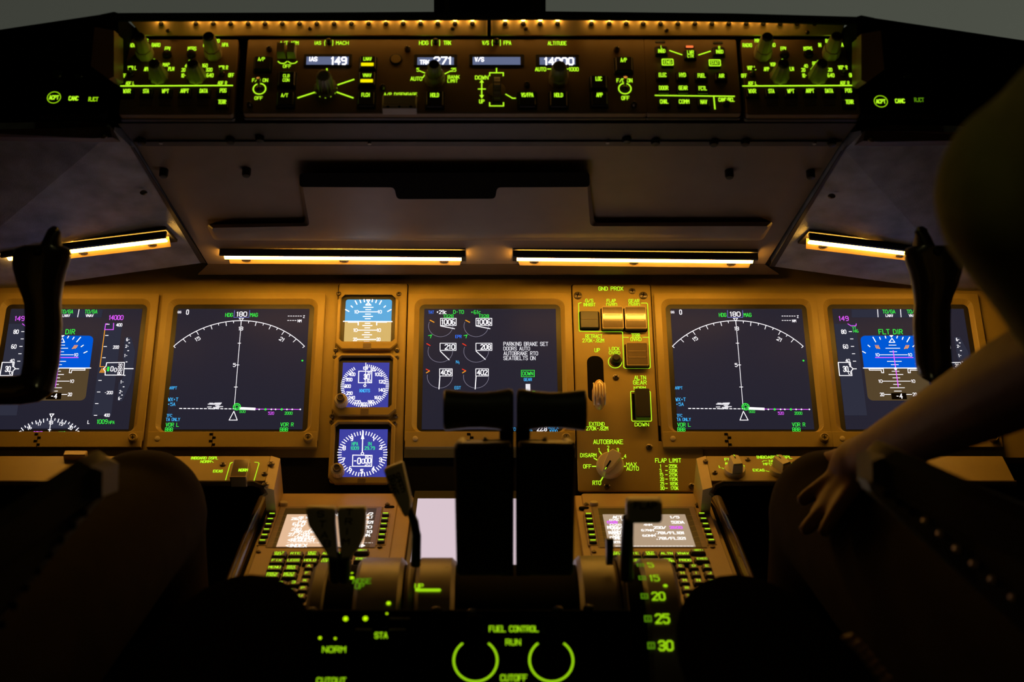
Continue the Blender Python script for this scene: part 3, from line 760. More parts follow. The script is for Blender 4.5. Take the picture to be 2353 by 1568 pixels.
def nd(t, scr, du):
    t.c = CN; t.du = du; L = MB(); n2 = t.part
    def tx(s, x, y, w_, h_, m, wt=.13, rot=0): t.text(L, s, x, y, w_, h_, m, ZS, wt, rot)
    for s, x, y, w_, h_, m in (('HDG', 668, 290, 66, 34, GR), ('180', 782, 283, 92, 42, WH), ('MAG', 893, 290, 68, 34, GR), ('GS', 217, 265, 32, 20, WH), ('0', 290, 265, 22, 42, WH), ('Z', 1345, 306, 14, 22, WH), ('NM', 1312, 344, 34, 24, WH),
        ('18', 795, 413, 38, 32, WH), ('5', 790, 742, 22, 32, WH), ('520', 1193, 1176, 52, 26, MG), ('2000', 1350, 1176, 70, 26, GR), ('500', 932, 1161, 54, 24, GR), ('ARPT', 273, 948, 68, 26, CY_), ('WX+T', 290, 1052, 90, 32, CY_),
        ('+5A', 282, 1095, 70, 30, CY_), ('TFC', 280, 1197, 50, 26, CY_), ('TA ONLY', 318, 1232, 126, 28, CY_), ('VOR L', 320, 1280, 118, 34, GR), ('BBB', 297, 1323, 70, 34, GR), ('DME 0.4', 335, 1372, 150, 36, GR),
        ('VOR R', 1353, 1278, 118, 34, GR), ('BBB', 1333, 1323, 72, 34, GR), ('DME 0.4', 1380, 1372, 150, 36, GR), ('GPS', 1238, 1372, 52, 36, GR)): tx(s, x, y, w_, h_, m)
    tx('15', 421, 506, 44, 32, WH, .13, 30); tx('21', 1180, 510, 44, 32, WH, .13, -30)
    ln = lambda p, w_=5, m=WH, c=False: t.line(L, p, w_, m, ZS, c)
    ln([(712, 250), (714, 312), (850, 312), (848, 250)], 4, em((130, 130, 220), 1.0)); ln([(765, 320), (803, 320), (786, 345)], 5, WH, True)
    for i in range(6): ln([(1202+22*i, 300), (1212+22*i, 300)], 5)
    for i in range(4): ln([(1204+22*i, 340), (1214+22*i, 340)], 5)
    A_, B_, C_ = t.p(215, 578), t.p(787, 347), t.p(1392, 578)
    hc = (C_[0]-A_[0])/2; sg = B_[1]-(A_[1]+C_[1])/2; R = (hc*hc+sg*sg)/(2*sg); cx = (A_[0]+C_[0])/2; cy = B_[1]-R
    am = math.degrees(math.asin(hc/R)); k = t.k(800, 600)
    L.arc(cx, cy, R-3*k, R+3*k, ZS, WH, 90-am, 90+am, 60)
    for d in range(-40, 41, 5):
        a = math.radians(90-d); l = 40 if d % 10 == 0 else 20
        L.stroke([(cx+R*math.cos(a), cy+R*math.sin(a)), (cx+(R-l*k)*math.cos(a), cy+(R-l*k)*math.sin(a))], 5*k, ZS, WH)
    for sg_ in (-1, 1):
        a = math.radians(90+sg_*am); L.stroke([(cx+R*math.cos(a), cy+R*math.sin(a)), (cx+(R-20*k)*math.cos(a), cy+(R-20*k)*math.sin(a))], 5*k, ZS, WH)
    ln([(788, 350), (851, 1105)], 4)
    for a, b in (((790, 545), (815, 545)), ((805, 741), (832, 741)), ((822, 940), (850, 940))): ln([a, b])
    ln([(855, 1158), (825, 1238), (898, 1238)], 6, WH, True)
    for i in range(14): ln([(362+37*i, 1133+.3*i), (382+37*i, 1133.3+.3*i)], 7)
    rnd = random.Random(5)
    for i in range(16):
        x = 612+rnd.random()*85; y = 1082+rnd.random()*56; ln([(x, y), (x+18+rnd.random()*40, y+rnd.random()*4-2)], 9, WH1)
    u, v = t.p(875, 1118, ZS); L.arc(u, v, 27*k, 35*k, ZS+.0001, GR); L.arc(u, v, 12*k, 17*k, ZS+.0001, GR)
    for i in range(8):
        a = i*.785; L.stroke([(u+17*k*math.cos(a), v+17*k*math.sin(a)), (u+27*k*math.cos(a), v+27*k*math.sin(a))], 6*k, ZS+.0001, GR)
    ln([(910, 1132), (1035, 1138)], 24, WH)
    ln([(1035, 1139), (1453, 1142)], 6, MG)
    for x, m in ((1080, WH), (1137, GR), (1190, WH), (1228, WH), (1283, GR), (1330, WH), (1378, WH), (1450, WH)):
        u, v = t.p(x, 1142, ZS); L.poly(circ(u, v, (11 if m == GR else 7)*k, 10), ZS+.0002, m)
    u, v = t.p(1396, 702, ZS); L.poly(circ(u, v, 9*k, 10), ZS, GR)
    t.part('map_symbology', L, scr); t.du = 0
def pfd(t, scr, du):
    t.c = CP; t.du = du; L = MB()
    def LX(x, y): return x-(437-(y-775)*.148)+565+(y-775)*.1176
    def tx(s, x, y, w_, h_, m, wt=.13, rot=0, z=ZS+.0003): t.text(L, s, x, y, w_, h_, m, z, wt, rot)
    def lt(s, x, y, w_, h_, m, wt=.13, rot=0, z=ZS+.0003): t.text(L, s, LX(x, y), y, w_, h_, m, z, wt, rot)
    ln = lambda p, w_=4, m=WH, c=False, z=ZS+.0002: t.line(L, p, w_, m, z, c)
    ll = lambda p, w_=4, m=WH, c=False, z=ZS+.0002: t.line(L, [(LX(x, y), y) for x, y in p], w_, m, z, c)
    lift = em((46, 47, 62), 1.0)
    # annunciator band, tapes
    def qd(pts, m, z): L.poly([t.p(x, y, z) for x, y in pts][::-1], z, m)
    qd([(305, 604), (780, 604), (785, 655), (305, 655)], lift, ZS)
    a = t.p(190, 697, ZS); b = t.p(332, 697, ZS); c = t.p(240, 1297, ZS)
    L.poly([(a[0], c[1]), (b[0], c[1]), (b[0], a[1]), (a[0], a[1])], ZS, lift)
    a = t.p(LX(705, 693), 693, ZS); b = t.p(LX(826, 693), 693, ZS)
    L.poly([(a[0], c[1]), (b[0], c[1]), (b[0], a[1]), (a[0], a[1])], ZS, lift)
    qd([(LX(x, y), y) for x, y in ((845, 785), (885, 785), (912, 880), (888, 1080), (830, 1203), (797, 1203), (806, 1085), (838, 1040), (845, 950), (832, 920))], lift, ZS)
    # attitude
    a = t.p(360, 775, ZS); b = t.p(LX(640, 775), 775, ZS); bm = t.p(500, 1200, ZS)[1]; hz = t.p(500, 987, ZS)[1]; k = t.k(500, 900); r = 34*k
    o = rr(a[0], bm, b[0], a[1], r, 5)
    sky = [p for p in o if p[1] > hz]; gnd = [p for p in o if p[1] < hz]
    L.poly([(b[0], hz)]+sky+[(a[0], hz)], ZS, em((0, 88, 214), 1.0)); L.poly([(a[0], hz)]+gnd+[(b[0], hz)], ZS, em((92, 74, 48), .85))
    ctr = lambda y: 565+(y-775)*.1176
    ln([(382, 987), (LX(622, 987), 987)], 6, WH)
    for y, hw in ((837, 23), (857, 46), (880, 23), (900, 90), (943, 46), (965, 23), (1008, 23), (1029, 46), (1051, 23), (1073, 90), (1094, 23), (1116, 46), (1138, 23)):
        ln([(ctr(y)-hw, y), (ctr(y)+hw, y)], 4)
    for y in (900, 1073):
        tx('10', ctr(y)-106, y, 24, 20, WH); tx('10', ctr(y)+108, y, 24, 20, WH)
    y = 1160; ln([(ctr(y)-88, y), (ctr(y)-50, y)]); ln([(ctr(y)+50, y), (ctr(y)+88, y)]); tx('20', ctr(y)-106, y, 26, 22, WH); tx('20', ctr(y)+108, y, 26, 22, WH)
    t.rect(L, 563, 1150, 668, 1192, SOOT, ZS+.0003); tx('-4', 617, 1171, 42, 32, WH, .13, 0, ZS+.0004)
    ln([(577, 873), (610, 1108)], 6, MG, z=ZS+.0004); ln([(462, 918), (LX(540, 918), 918)], 6, MG, z=ZS+.0004)
    u, v = t.p(592, 992, ZS); L.poly(circ(u, v, 10*k, 12), ZS+.0005, WH)
    for q in ([(418, 992), (512, 992), (515, 1018), (502, 1018), (498, 1001), (422, 1001)], [(LX(586, 992), 992), (LX(487, 992), 992), (LX(483, 1018), 1018), (LX(497, 1018), 1018), (LX(500, 1001), 1001), (LX(586, 1001), 1001)]):
        ln(q, 4, WH, True, ZS+.0005)
    for sgn in (-1, 1):
        for p0, p1 in (((-120, 785), (-103, 815)), ((-77, 785), (-72, 798)), ((-40, 778), (-36, 790)), ((-152, 837), (-141, 847)), ((-188, 878), (-170, 888))):
            ln([(565-sgn*p0[0], p0[1]), (565-sgn*p1[0], p1[1])], 6)
        for j in range(3): ln([(570+sgn*(82+j*9), 858), (570+sgn*(92+j*9), 838)], 5, OR)
        ln([(570+sgn*80, 860), (570+sgn*108, 850)], 4, OR)
    qd([(552, 772), (578, 772), (565, 787)], WH, ZS+.0003); ln([(551, 818), (588, 818), (569, 792)], 5, WH, True)
    for q in [('149', 253, 662, 62, 30, MG), ('TO/GA', 549, 617, 82, 24, GR), ('LNAV', 552, 643, 48, 17, WH), ('TO/GA', 708, 617, 82, 24, GR), ('VNAV', 705, 643, 50, 17, WH), ('FLT DIR', 560, 749, 156, 32, GR), ('80', 253, 749, 32, 26, WH),
              ('60', 265, 846, 32, 26, WH), ('40', 279, 938, 28, 20, WH), ('30', 266, 993, 34, 36, WH), ('1', 291, 968, 12, 24, WH), ('0', 291, 1019, 16, 20, WH), ('V1', 320, 722, 24, 18, GR), ('146', 331, 744, 36, 20, GR), ('TO/GA', LX(634, 617)-2000, 617, 1, 1, GR)]:
        if q[1] > 0: tx(*q)
    ln([(475, 603), (478, 652)]); ln([(625, 603), (629, 652)])
    for x, y in ((288, 748), (297, 796), (302, 845), (309, 893), (315, 942)): ln([(x, y), (x+17, y)])
    ln([(217, 950), (296, 950), (299, 978), (315, 992), (303, 1005), (307, 1036), (226, 1036)], 5, WH, True); ln([(315, 992), (336, 992)], 5)
    ln([(280, 697), (300, 710), (333, 710), (335, 697)], 5, MG)
    for q in (('14000', 787, 656, 92, 30, MG), ('400', 807, 704, 38, 20, WH), ('200', 787, 850, 38, 20, WH), ('-200', 742, 1148, 54, 20, WH), ('400', 732, 1296, 36, 20, WH), ('0', 762, 992, 18, 32, WH), ('0', 785, 999, 16, 26, WH),
              ('20', 816, 969, 26, 20, WH), ('00', 815, 995, 28, 22, WH), ('80', 811, 1020, 26, 18, WH), ('6-', 866, 800, 22, 20, WH), ('2-', 860, 844, 22, 18, WH), ('1-', 853, 905, 20, 20, WH), ('1-', 830, 1078, 20, 20, WH), ('2-', 823, 1142, 22, 20, WH),
              ('6-', 817, 1186, 22, 20, WH), ('L', 612, 1341, 12, 22, WH), ('1009', 702, 1338, 68, 28, GR), ('HPA', 763, 1343, 38, 20, GR)): lt(*q)
    t.rect(L, LX(738, 992)-10, 978, LX(738, 992)+9, 1008, GR, ZS+.0003)
    for x, y in ((723, 700), (717, 773), (707, 846), (700, 919), (675, 1068), (667, 1144), (655, 1220), (648, 1297)): ll([(x, y), (x+18, y)])
    for x, y in ((870, 822), (864, 873), (854, 947), (842, 1035), (836, 1110), (826, 1164)): ll([(x, y), (x+6, y)], 5)
    ll([(712, 735), (768, 735), (770, 693)], 5, MG); ll([(712, 735), (718, 697), (730, 697)], 5, MG); ll([(712, 738), (683, 978), (712, 978)], 5, OR)
    for j in range(4): ll([(682+j*9, 1016), (696+j*9, 990)], 5, OR)
    ll([(727, 952), (843, 950), (838, 1033), (717, 1033), (718, 1008), (706, 992), (722, 976)], 5, WH, True); ll([(845, 991), (900, 991)], 6)
    # heading rose
    a = t.p(440, 1400, ZS); b = t.p(645, 1318, ZS); c = t.p(860, 1400, ZS); hc = (c[0]-a[0])/2; sg = b[1]-(a[1]+c[1])/2; R = (hc*hc+sg*sg)/(2*sg); cx = (a[0]+c[0])/2; cy = b[1]-R; y0 = V0-DWID+.001
    arc = [(cx+R*math.cos(math.radians(q)), cy+R*math.sin(math.radians(q))) for q in range(30, 151, 4)]; arc = [p for p in arc if p[1] > y0]
    L.poly(arc, ZS, em((52, 53, 70), 1.0))
    for d in range(-40, 41, 5):
        q = math.radians(90-d); l = (22 if d % 10 == 0 else 12)*k; L.stroke([(cx+R*math.cos(q), cy+R*math.sin(q)), (cx+(R-l)*math.cos(q), cy+(R-l)*math.sin(q))], 5*k, ZS+.0002, WH)
    for s, x, y, ro in (('16', 513, 1378, 22), ('17', 573, 1352, 10), ('18', 645, 1344, 0), ('19', 714, 1352, -10), ('20', 783, 1378, -22), ('15', 462, 1412, 35), ('21', 842, 1412, -35)): tx(s, x, y, 26, 22, WH, .13, ro)
    ln([(622, 1288), (648, 1288), (637, 1308)], 5, WH, True); ln([(638, 1310), (654, 1425)], 4); ln([(640, 1391), (656, 1391)], 4); tx('271T', 577, 1414, 60, 24, MG); tx('MAG', 736, 1412, 42, 20, GR)
    t.part('flight_symbology', L, scr); t.du = 0
def eicas(t, scr):
    t.c = CE; L = MB()
    def tx(s, x, y, w_, h_, m, wt=.13, z=ZS+.0002): t.text(L, s, x, y, w_, h_, m, z, wt)
    ln = lambda p, w_=4, m=WH, c=False: t.line(L, p, w_, m, ZS+.0002, c)
    for q in (('TAT', 270, 259, 48, 26, BL), ('+29c', 362, 258, 92, 32, WH), ('D-TO', 511, 257, 92, 32, GR), ('+61c', 664, 259, 92, 32, GR), ('1328', 423, 294, 86, 30, GR), ('1328', 735, 294, 86, 30, GR), ('EPR', 510, 473, 54, 26, BL), ('N', 498, 696, 18, 26, CY_), ('1', 516, 706, 14, 22, CY_),
              ('EGT', 504, 923, 54, 26, CY_), ('PARKING BRAKE SET', 1102, 538, 392, 34, WH1), ('DOORS AUTO', 1022, 579, 232, 32, WH1), ('AUTOBRAKE RTO', 1058, 621, 302, 34, WH1), ('SEATBELTS ON', 1046, 663, 280, 34, WH1),
              ('DOWN', 1120, 798, 94, 32, GR), ('GEAR', 1120, 851, 70, 26, CY_), ('5', 1172, 968, 22, 30, GR), ('TO', 995, 1288, 38, 28, CY_), ('22.8', 1243, 1285, 88, 38, WH), ('KGS X', 1345, 1272, 90, 24, CY_), ('1000', 1345, 1305, 68, 26, CY_),
              ('TEMP', 1125, 1338, 60, 24, CY_), ('+27c', 1215, 1334, 95, 34, WH), ('FUEL', 1137, 1293, 50, 20, CY_)): tx(*q)
    ln([(1063, 770), (1178, 770), (1178, 826), (1063, 826)], 5, GR, True); t.rect(L, 1100, 890, 1143, 1010, WH1, ZS)
    for i, (bx, by, bw, s, cx, cy, r, nx, ny) in enumerate(((353, 313, 137, '1006', 354, 380, 108, 475, 404), (665, 313, 138, '1006', 666, 380, 108, 787, 404), (349, 532, 140, '210', 351, 602, 110, 428, 678), (664, 532, 140, '208', 666, 602, 110, 746, 674),
                           (345, 757, 110, '405', 347, 826, 112, 339, 934), (663, 757, 110, '402', 665, 826, 112, 657, 934))):
        ln([(bx, by), (bx+bw, by), (bx+bw, by+63), (bx, by+63)], 5, WH, True)
        n_ = len(s); ww = 118 if n_ == 4 else 90; tx(s, bx+bw-ww/2-9, by+32, ww, 44, WH, .14)
        u, v = t.p(cx, cy, ZS); k = t.k(cx, cy); L.arc(u, v, (r-3)*k, r*k, ZS+.0001, GY, -180-(22 if i < 4 else 10), 0, 40); ln([(cx, cy), (nx, ny)], 7)
        a = cx-r
        if i < 2:
            ln([(a+16, cy-50), (a+49, cy-33)], 9, OR); ln([(a, cy+85), (a+32, cy+78)], 5, GR); ln([(a+18, cy+106), (a+26, cy+82), (a+10, cy+84)], 5, GR)
        elif i < 4: ln([(a-8, cy-66), (a+20, cy-50)], 8, RD)
        else: ln([(a-8, cy-66), (a+20, cy-52)], 8, RD); ln([(a+20, cy-50), (a-6, cy-34)], 8, OR)
    t.part('engine_symbology', L, scr)
UD = {}
for key, px, lab in (('pl', 26, 'display with attitude and speed tapes at the far left, partly behind the control wheel'), ('nl', 409.7, 'display with the map arc and compass heading, left of the standby instruments'),
                     ('ei', 975, 'engine display with round gauges and white status messages at centre'), ('nr', 1540, 'display with the map arc and compass heading, right of the gear lever panel'),
                     ('pr', 1911.4, 'display with attitude and speed tapes at the far right, partly behind the control wheel')):
    UD[key] = unit(lab, MP.uv(px, 711)[0], px+150)
u_nr = MP.uv(1540.6, 711)[0]; u_pr = MP.uv(1911.4, 711)[0]
nd(*UD['nr'], 0); nd(*UD['nl'], MP.uv(409.7, 711)[0]-u_nr); pfd(*UD['pr'], 0); pfd(*UD['pl'], MP.uv(26, 711)[0]-u_pr); eicas(*UD['ei'])

# standby instruments
sp = T('standby_instrument_panel', 'narrow brown mounting plate behind the three small standby instruments', 'mounting plate', MP, 840, 1112, crop=CS)
mb = MB(); a = sp.p(30, 1512); b = sp.p(632, 48); mb.plate(a[0]+.004, a[1], b[0]-.0005, b[1], -.001, .0045, BROWN, .003, .001); mb.plate(a[0]+.0028, a[1]-.001, b[0]+.0008, b[1]+.0012, -.001, .001, SOOT, .003, .0003); sp.part('plate', mb)
for x, y in ((122, 107), (565, 110), (99, 523), (552, 524), (94, 573), (549, 577), (70, 1010), (540, 1007), (69, 1053), (533, 1060)): sp.screw(x, y, 18, z=.0045)
def standby(name, lab, ox, oy, sxy, knob=None):
    """ox/oy: bezel outer crop box; sxy: screen crop box"""
    t = T(name, lab, 'instrument', MP, 740+(ox[0]+ox[1])/2/3.2, 640+oy[1]/3.2, crop=CS, group='small standby instruments')
    a = t.p(ox[0], oy[1], .008); b = t.p(ox[1], oy[0], .008); c = t.p(sxy[0]-28, sxy[3]+2, .003); d = t.p(sxy[2]+26, sxy[1]-32, .003); ch = .0085
    mb = MB()
    mb.ringloft([(oct_(a[0], a[1], b[0], b[1], ch), .0044), (oct_(a[0], a[1], b[0], b[1], ch), .0085), (oct_(a[0]+.001, a[1]+.001, b[0]-.001, b[1]-.001, ch), .0095),
                 (oct_(c[0]-.001, c[1]-.001, d[0]+.001, d[1]+.001, .004), .0095), (oct_(c[0], c[1], d[0], d[1], .004), .0048)], BEZ); t.part('bezel', mb)
    mb = MB(); mb.poly(oct_(c[0]-.0006, c[1]-.0006, d[0]+.0006, d[1]+.0006, .004), .0050, BLACK); t.part('screen_border', mb)
    mb = MB(); e = t.p((ox[0]+ox[1])/2-30, oy[1], .0095); f = t.p((ox[0]+ox[1])/2+30, sxy[3], .0095); mb.plate(e[0], e[1], f[0], f[1]-.0008, .009, .0102, BROWN2, .0005, .0002); t.part('light_cover', mb)
    mb = MB(); t.k0 = t.k(300, 300)
    g = t.p(sxy[0], sxy[3], .0053); h = t.p(sxy[2], sxy[1], .0053)
    t.box = (g, h)
    return t
Z5 = .0053
sa = standby('standby_attitude_indicator', 'small standby attitude display, pale blue over tan, topmost of the three', (96, 566), (118, 524), (160, 155, 515, 474))
g, h = sa.box; o_ = rr(g[0], g[1]-.0004, h[0], h[1], .0035, 5); hz = sa.p(330, 314, Z5)[1]; mb = MB()
mb.poly([(h[0], hz)]+[p for p in o_ if p[1] > hz]+[(g[0], hz)], Z5, screen((88, 170, 222), 1.0)); mb.poly([(g[0], hz)]+[p for p in o_ if p[1] < hz]+[(h[0], hz)], Z5, screen((214, 180, 108), 1.0)); scr = sa.part('screen', mb)
L = MB(); ln = lambda p, w_=6, m=WH, c=False: sa.line(L, p, w_, m, Z5+.0002, c)
ln([(158, 316), (514, 318)], 8)
for y, hw in ((197, 18), (213, 34), (230, 18), (246, 70), (263, 18), (280, 34), (297, 18), (331, 17), (347, 34), (364, 17), (381, 70), (398, 17), (415, 34), (432, 17), (449, 68), (466, 18)): ln([(336-hw-(y-300)*.05, y), (336+hw-(y-300)*.05, y)], 7)
for y, s in ((246, '10'), (381, '10'), (449, '20')):
    for sg in (-1, 1): sa.text(L, s, 336+sg*86-(y-300)*.05, y, 28, 24, WH, Z5+.0002)
for sg in (-1, 1):
    for p0, p1 in (((-96, 165), (-83, 190)), ((-61, 160), (-55, 178)), ((-31, 156), (-28, 172)), ((-126, 203), (-116, 212)), ((-167, 230), (-143, 243))): ln([(340-sg*p0[0], p0[1]), (340-sg*p1[0], p1[1])], 8)
    ln([(334+sg*140, 322), (334+sg*68, 322), (334+sg*68, 342)], 8)
ln([(328, 158), (352, 158), (340, 176)], 7, WH, True); ln([(322, 194), (356, 194), (340, 178)], 7, WH, True)
sa.part('symbology', L, scr)
def dial_screen(t):
    g, h = t.box; mb = MB(); mb.poly([(g[0], g[1]), (h[0], g[1]), (h[0], h[1]), (g[0], h[1])], Z5, SNAVY); return t.part('screen', mb)
si = standby('standby_airspeed_indicator', 'small standby airspeed dial on blue with a side knob, middle of the three', (68, 556), (554, 1012), (138, 620, 496, 956)); scr = dial_screen(si)
L = MB(); ln = lambda p, w_=6, m=WH, c=False: si.line(L, p, w_, m, Z5+.0002, c)
uu, vv = si.p(315, 790, Z5); R = 176*si.k(315, 790, Z5)
def ticks(t, L, uu, vv, R, n, a0, a1, l1, l2, every, wd, m=WH):
    for i in range(n+1):
        a = math.radians(90-(a0+(a1-a0)*i/n)); l = l1 if i % every == 0 else l2
        L.stroke([(uu+R*math.cos(a), vv+R*.97*math.sin(a)), (uu+(R-l)*math.cos(a), vv+(R-l)*.97*math.sin(a))], wd, Z5+.0002, m)
kk = si.k(315, 790, Z5)
ticks(si, L, uu, vv, R, 62, 4, 330, 34*kk, 20*kk, 5, 6*kk)
for s, x, y in (('60', 374, 671), ('100', 413, 706), ('120', 441, 760), ('140', 439, 821), ('160', 408, 877), ('180', 359, 909), ('200', 309, 925), ('220', 260, 909), ('240', 218, 878), ('250', 201, 845), ('300', 188, 793), ('350', 199, 745), ('400', 221, 706)): si.text(L, s, x, y, 46 if len(s) > 2 else 30, 24, WH, Z5+.0002, .17)
ln([(270, 683), (366, 683), (364, 768), (268, 768)], 6, WH, True); si.text(L, '30', 328, 724, 42, 38, WH, Z5+.0003, .16); si.text(L, '20', 344, 697, 26, 18, WH, Z5+.0003); si.text(L, '40', 342, 754, 28, 18, WH, Z5+.0003)
ln([(322, 622), (317, 780)], 5); L.arc(uu, vv, 6*kk, 11*kk, Z5+.0003, WH); ln([(306, 652), (334, 652), (334, 668), (306, 668)], 6, WH, True); si.text(L, 'KNOTS', 314, 826, 76, 24, CY_, Z5+.0002, .16)
si.part('symbology', L, scr)
sl = standby('standby_altimeter', 'small standby altitude dial numbered 1 to 9, lowest of the three', (42, 540), (1042, 1512), (112, 1110, 484, 1468)); scr = dial_screen(sl)
L = MB(); ln = lambda p, w_=6, m=WH, c=False: sl.line(L, p, w_, m, Z5+.0002, c)
uu, vv = sl.p(297, 1290, Z5); kk = sl.k(297, 1290, Z5); R = 182*kk
ticks(sl, L, uu, vv, R, 50, 0, 360, 34*kk, 26*kk, 5, 6*kk)
for s, x, y in (('1', 380, 1180), ('2', 431, 1243), ('3', 430, 1335), ('4', 376, 1400), ('5', 292, 1420), ('6', 209, 1400), ('7', 159, 1336), ('8', 163, 1248), ('9', 218, 1179)): sl.text(L, s, x, y, 20, 32, WH, Z5+.0002, .17)
e2 = em((60, 225, 150), 1.0)
sl.text(L, 'HPA', 242, 1217, 46, 26, e2, Z5+.0002); sl.text(L, '1009', 241, 1249, 60, 24, e2, Z5+.0002, .17); sl.text(L, 'IN', 350, 1217, 28, 26, e2, Z5+.0002); sl.text(L, '29.79', 350, 1249, 76, 24, e2, Z5+.0002, .17)
ln([(226, 1300), (368, 1302), (364, 1383), (224, 1382)], 6, WH, True); sl.text(L, '-0', 258, 1343, 54, 46, WH, Z5+.0003); sl.text(L, '0', 302, 1345, 22, 34, WH, Z5+.0003); sl.text(L, '00', 337, 1340, 46, 38, WH, Z5+.0003); sl.text(L, '20', 334, 1368, 40, 18, WH, Z5+.0003); sl.text(L, '80', 338, 1313, 40, 16, WH, Z5+.0003)
ln([(300, 1120), (296, 1278)], 7); L.poly(sl.ps([(286, 1182), (311, 1182), (299, 1130)], Z5+.0003), Z5+.0003, WH); L.arc(uu, vv+.0, 7*kk, 12*kk, Z5+.0003, WH)
sl.part('symbology', L, scr)
for t, x, y in ((si, 147, 935), (sl, 121, 1445)):
    t.knob(x, y, [(.0148*.55+.0005, .009), (.0086, .018), (.0078, .0205)], KNOB, 20, .06, capm=None, name='baro_knob', n=60)
    mb = MB(); u, v = t.p(x, y, 0); mb.lathe(u, v, [(.0052, .020), (.0050, .0245), (.004, .0252), (.0034, .0246), (.0005, .0246)], STEEL, 20); t.part('knob_cap', mb)

# gear and autobrake panel
gp = T('gear_lever_panel', 'brown panel with GND PROX guarded switches, gear lever slot and AUTOBRAKE legends', 'control panel', MP, 1410, 1136, crop=CG)
mb = MB(); a = gp.p(88, 1545); b = gp.p(607, 52); mb.plate(a[0], a[1], b[0], b[1], -.001, .0035, BROWN, .003, .001); c = gp.p(985, 1180); mb.plate(a[0], a[1], c[0], c[1], -.001, .0033, BROWN, .003, .001)
mb.plate(gp.p(45, 60)[0]-.0012, a[1]-.001, b[0]+.0012, b[1]+.0012, -.001, .0008, SOOT, .003, .0003); gp.part('faceplate', mb)
ZG = .0038; L = MB()
for q in (('GND PROX', 325, 74, 178, 28, 0), ('G/S', 170, 160, 56, 24, 0), ('INHIBIT', 170, 189, 88, 24, 0), ('FLAP', 328, 161, 66, 24, 0), ('OVRD', 331, 190, 78, 24, 0), ('GEAR', 492, 162, 78, 24, 0), ('OVRD', 494, 190, 80, 24, 0),
          ('RETRACT', 203, 417, 122, 26, 0), ('270K-.82M', 198, 448, 156, 26, 0), ('UP', 227, 518, 38, 28, 0), ('LOCK', 350, 507, 74, 24, 0), ('OVRD', 352, 537, 80, 24, 0), ('TERR', 504, 411, 62, 26, 0), ('OVRD', 506, 439, 78, 26, 0),
          ('ALTN', 536, 716, 84, 28, 0), ('GEAR', 534, 751, 96, 30, 0), ('NORM', 534, 791, 86, 24, 0), ('DOWN', 548, 1054, 102, 26, 0), ('EXTEND', 224, 1050, 110, 26, 0), ('270K-.82M', 226, 1082, 158, 28, 0), ('AUTOBRAKE', 306, 1179, 214, 32, 0),
          ('1', 240, 1237, 10, 26, 0), ('2', 306, 1221, 14, 26, 0), ('3', 375, 1237, 14, 26, 0), ('4', 428, 1283, 16, 26, 0), ('DISARM', 163, 1276, 116, 28, 0), ('OFF', 155, 1356, 58, 28, 0), ('MAX', 474, 1342, 74, 28, 0), ('AUTO', 482, 1372, 88, 28, 0), ('RTO', 224, 1475, 60, 30, 0),
          ('FLAP LIMIT', 738, 1313, 186, 30, 0), ('1', 684, 1354, 8, 24, 0), ('5', 684, 1386, 12, 24, 0), ('15', 690, 1416, 24, 24, 0), ('20', 694, 1448, 28, 24, 0), ('25', 695, 1481, 28, 24, 0), ('30', 697, 1513, 30, 24, 0),
          ('255K', 773, 1354, 60, 24, 0), ('235K', 774, 1386, 60, 24, 0), ('215K', 775, 1416, 60, 24, 0), ('195K', 778, 1448, 58, 24, 0), ('185K', 780, 1481, 56, 24, 0), ('170K', 784, 1513, 54, 24, 0)):
    gp.text(L, q[0], q[1], q[2], q[3], q[4], G, ZG, .13)
ln = lambda p, w_=5, m=G, c=False: gp.line(L, p, w_, m, ZG, c)
ln([(112, 175), (93, 180), (97, 378), (104, 382), (404, 384), (410, 390), (418, 640), (428, 648), (604, 648), (610, 640), (590, 186), (584, 178), (545, 178)]); ln([(412, 425), (452, 426)]); ln([(556, 425), (600, 425)])
ln([(510, 815), (472, 815), (467, 820), (476, 1024), (482, 1030), (614, 1030), (619, 1024), (610, 820), (606, 815)])
u, v = gp.p(355, 602, ZG); k = gp.k(355, 602); L.arc(u, v, 46*k, 51*k, ZG, G)
for q in ([(192, 1356), (222, 1356)], [(205, 1298), (228, 1311)], [(247, 1252), (260, 1272)], [(306, 1240), (307, 1256)], [(398, 1306), (412, 1298)], [(411, 1356), (430, 1356)], [(268, 1434), (254, 1458)]): ln(q, 8)
for y in (1354, 1386, 1416, 1448, 1481, 1513): ln([(720, y), (733, y)], 5)
gp.part('lit_legends', L)
for x, y in ((88, 118), (560, 118)): gp.screw(x, y, 30, z=.0033, head=.003)
for x, y in ((480, 87), (363, 708), (603, 1212), (298, 1497), (910, 1495)): gp.screw(x, y, 24, z=.0033)
GUARD = paint('clear_amber_guard', (.16, .12, .07), .12, coat=.6)
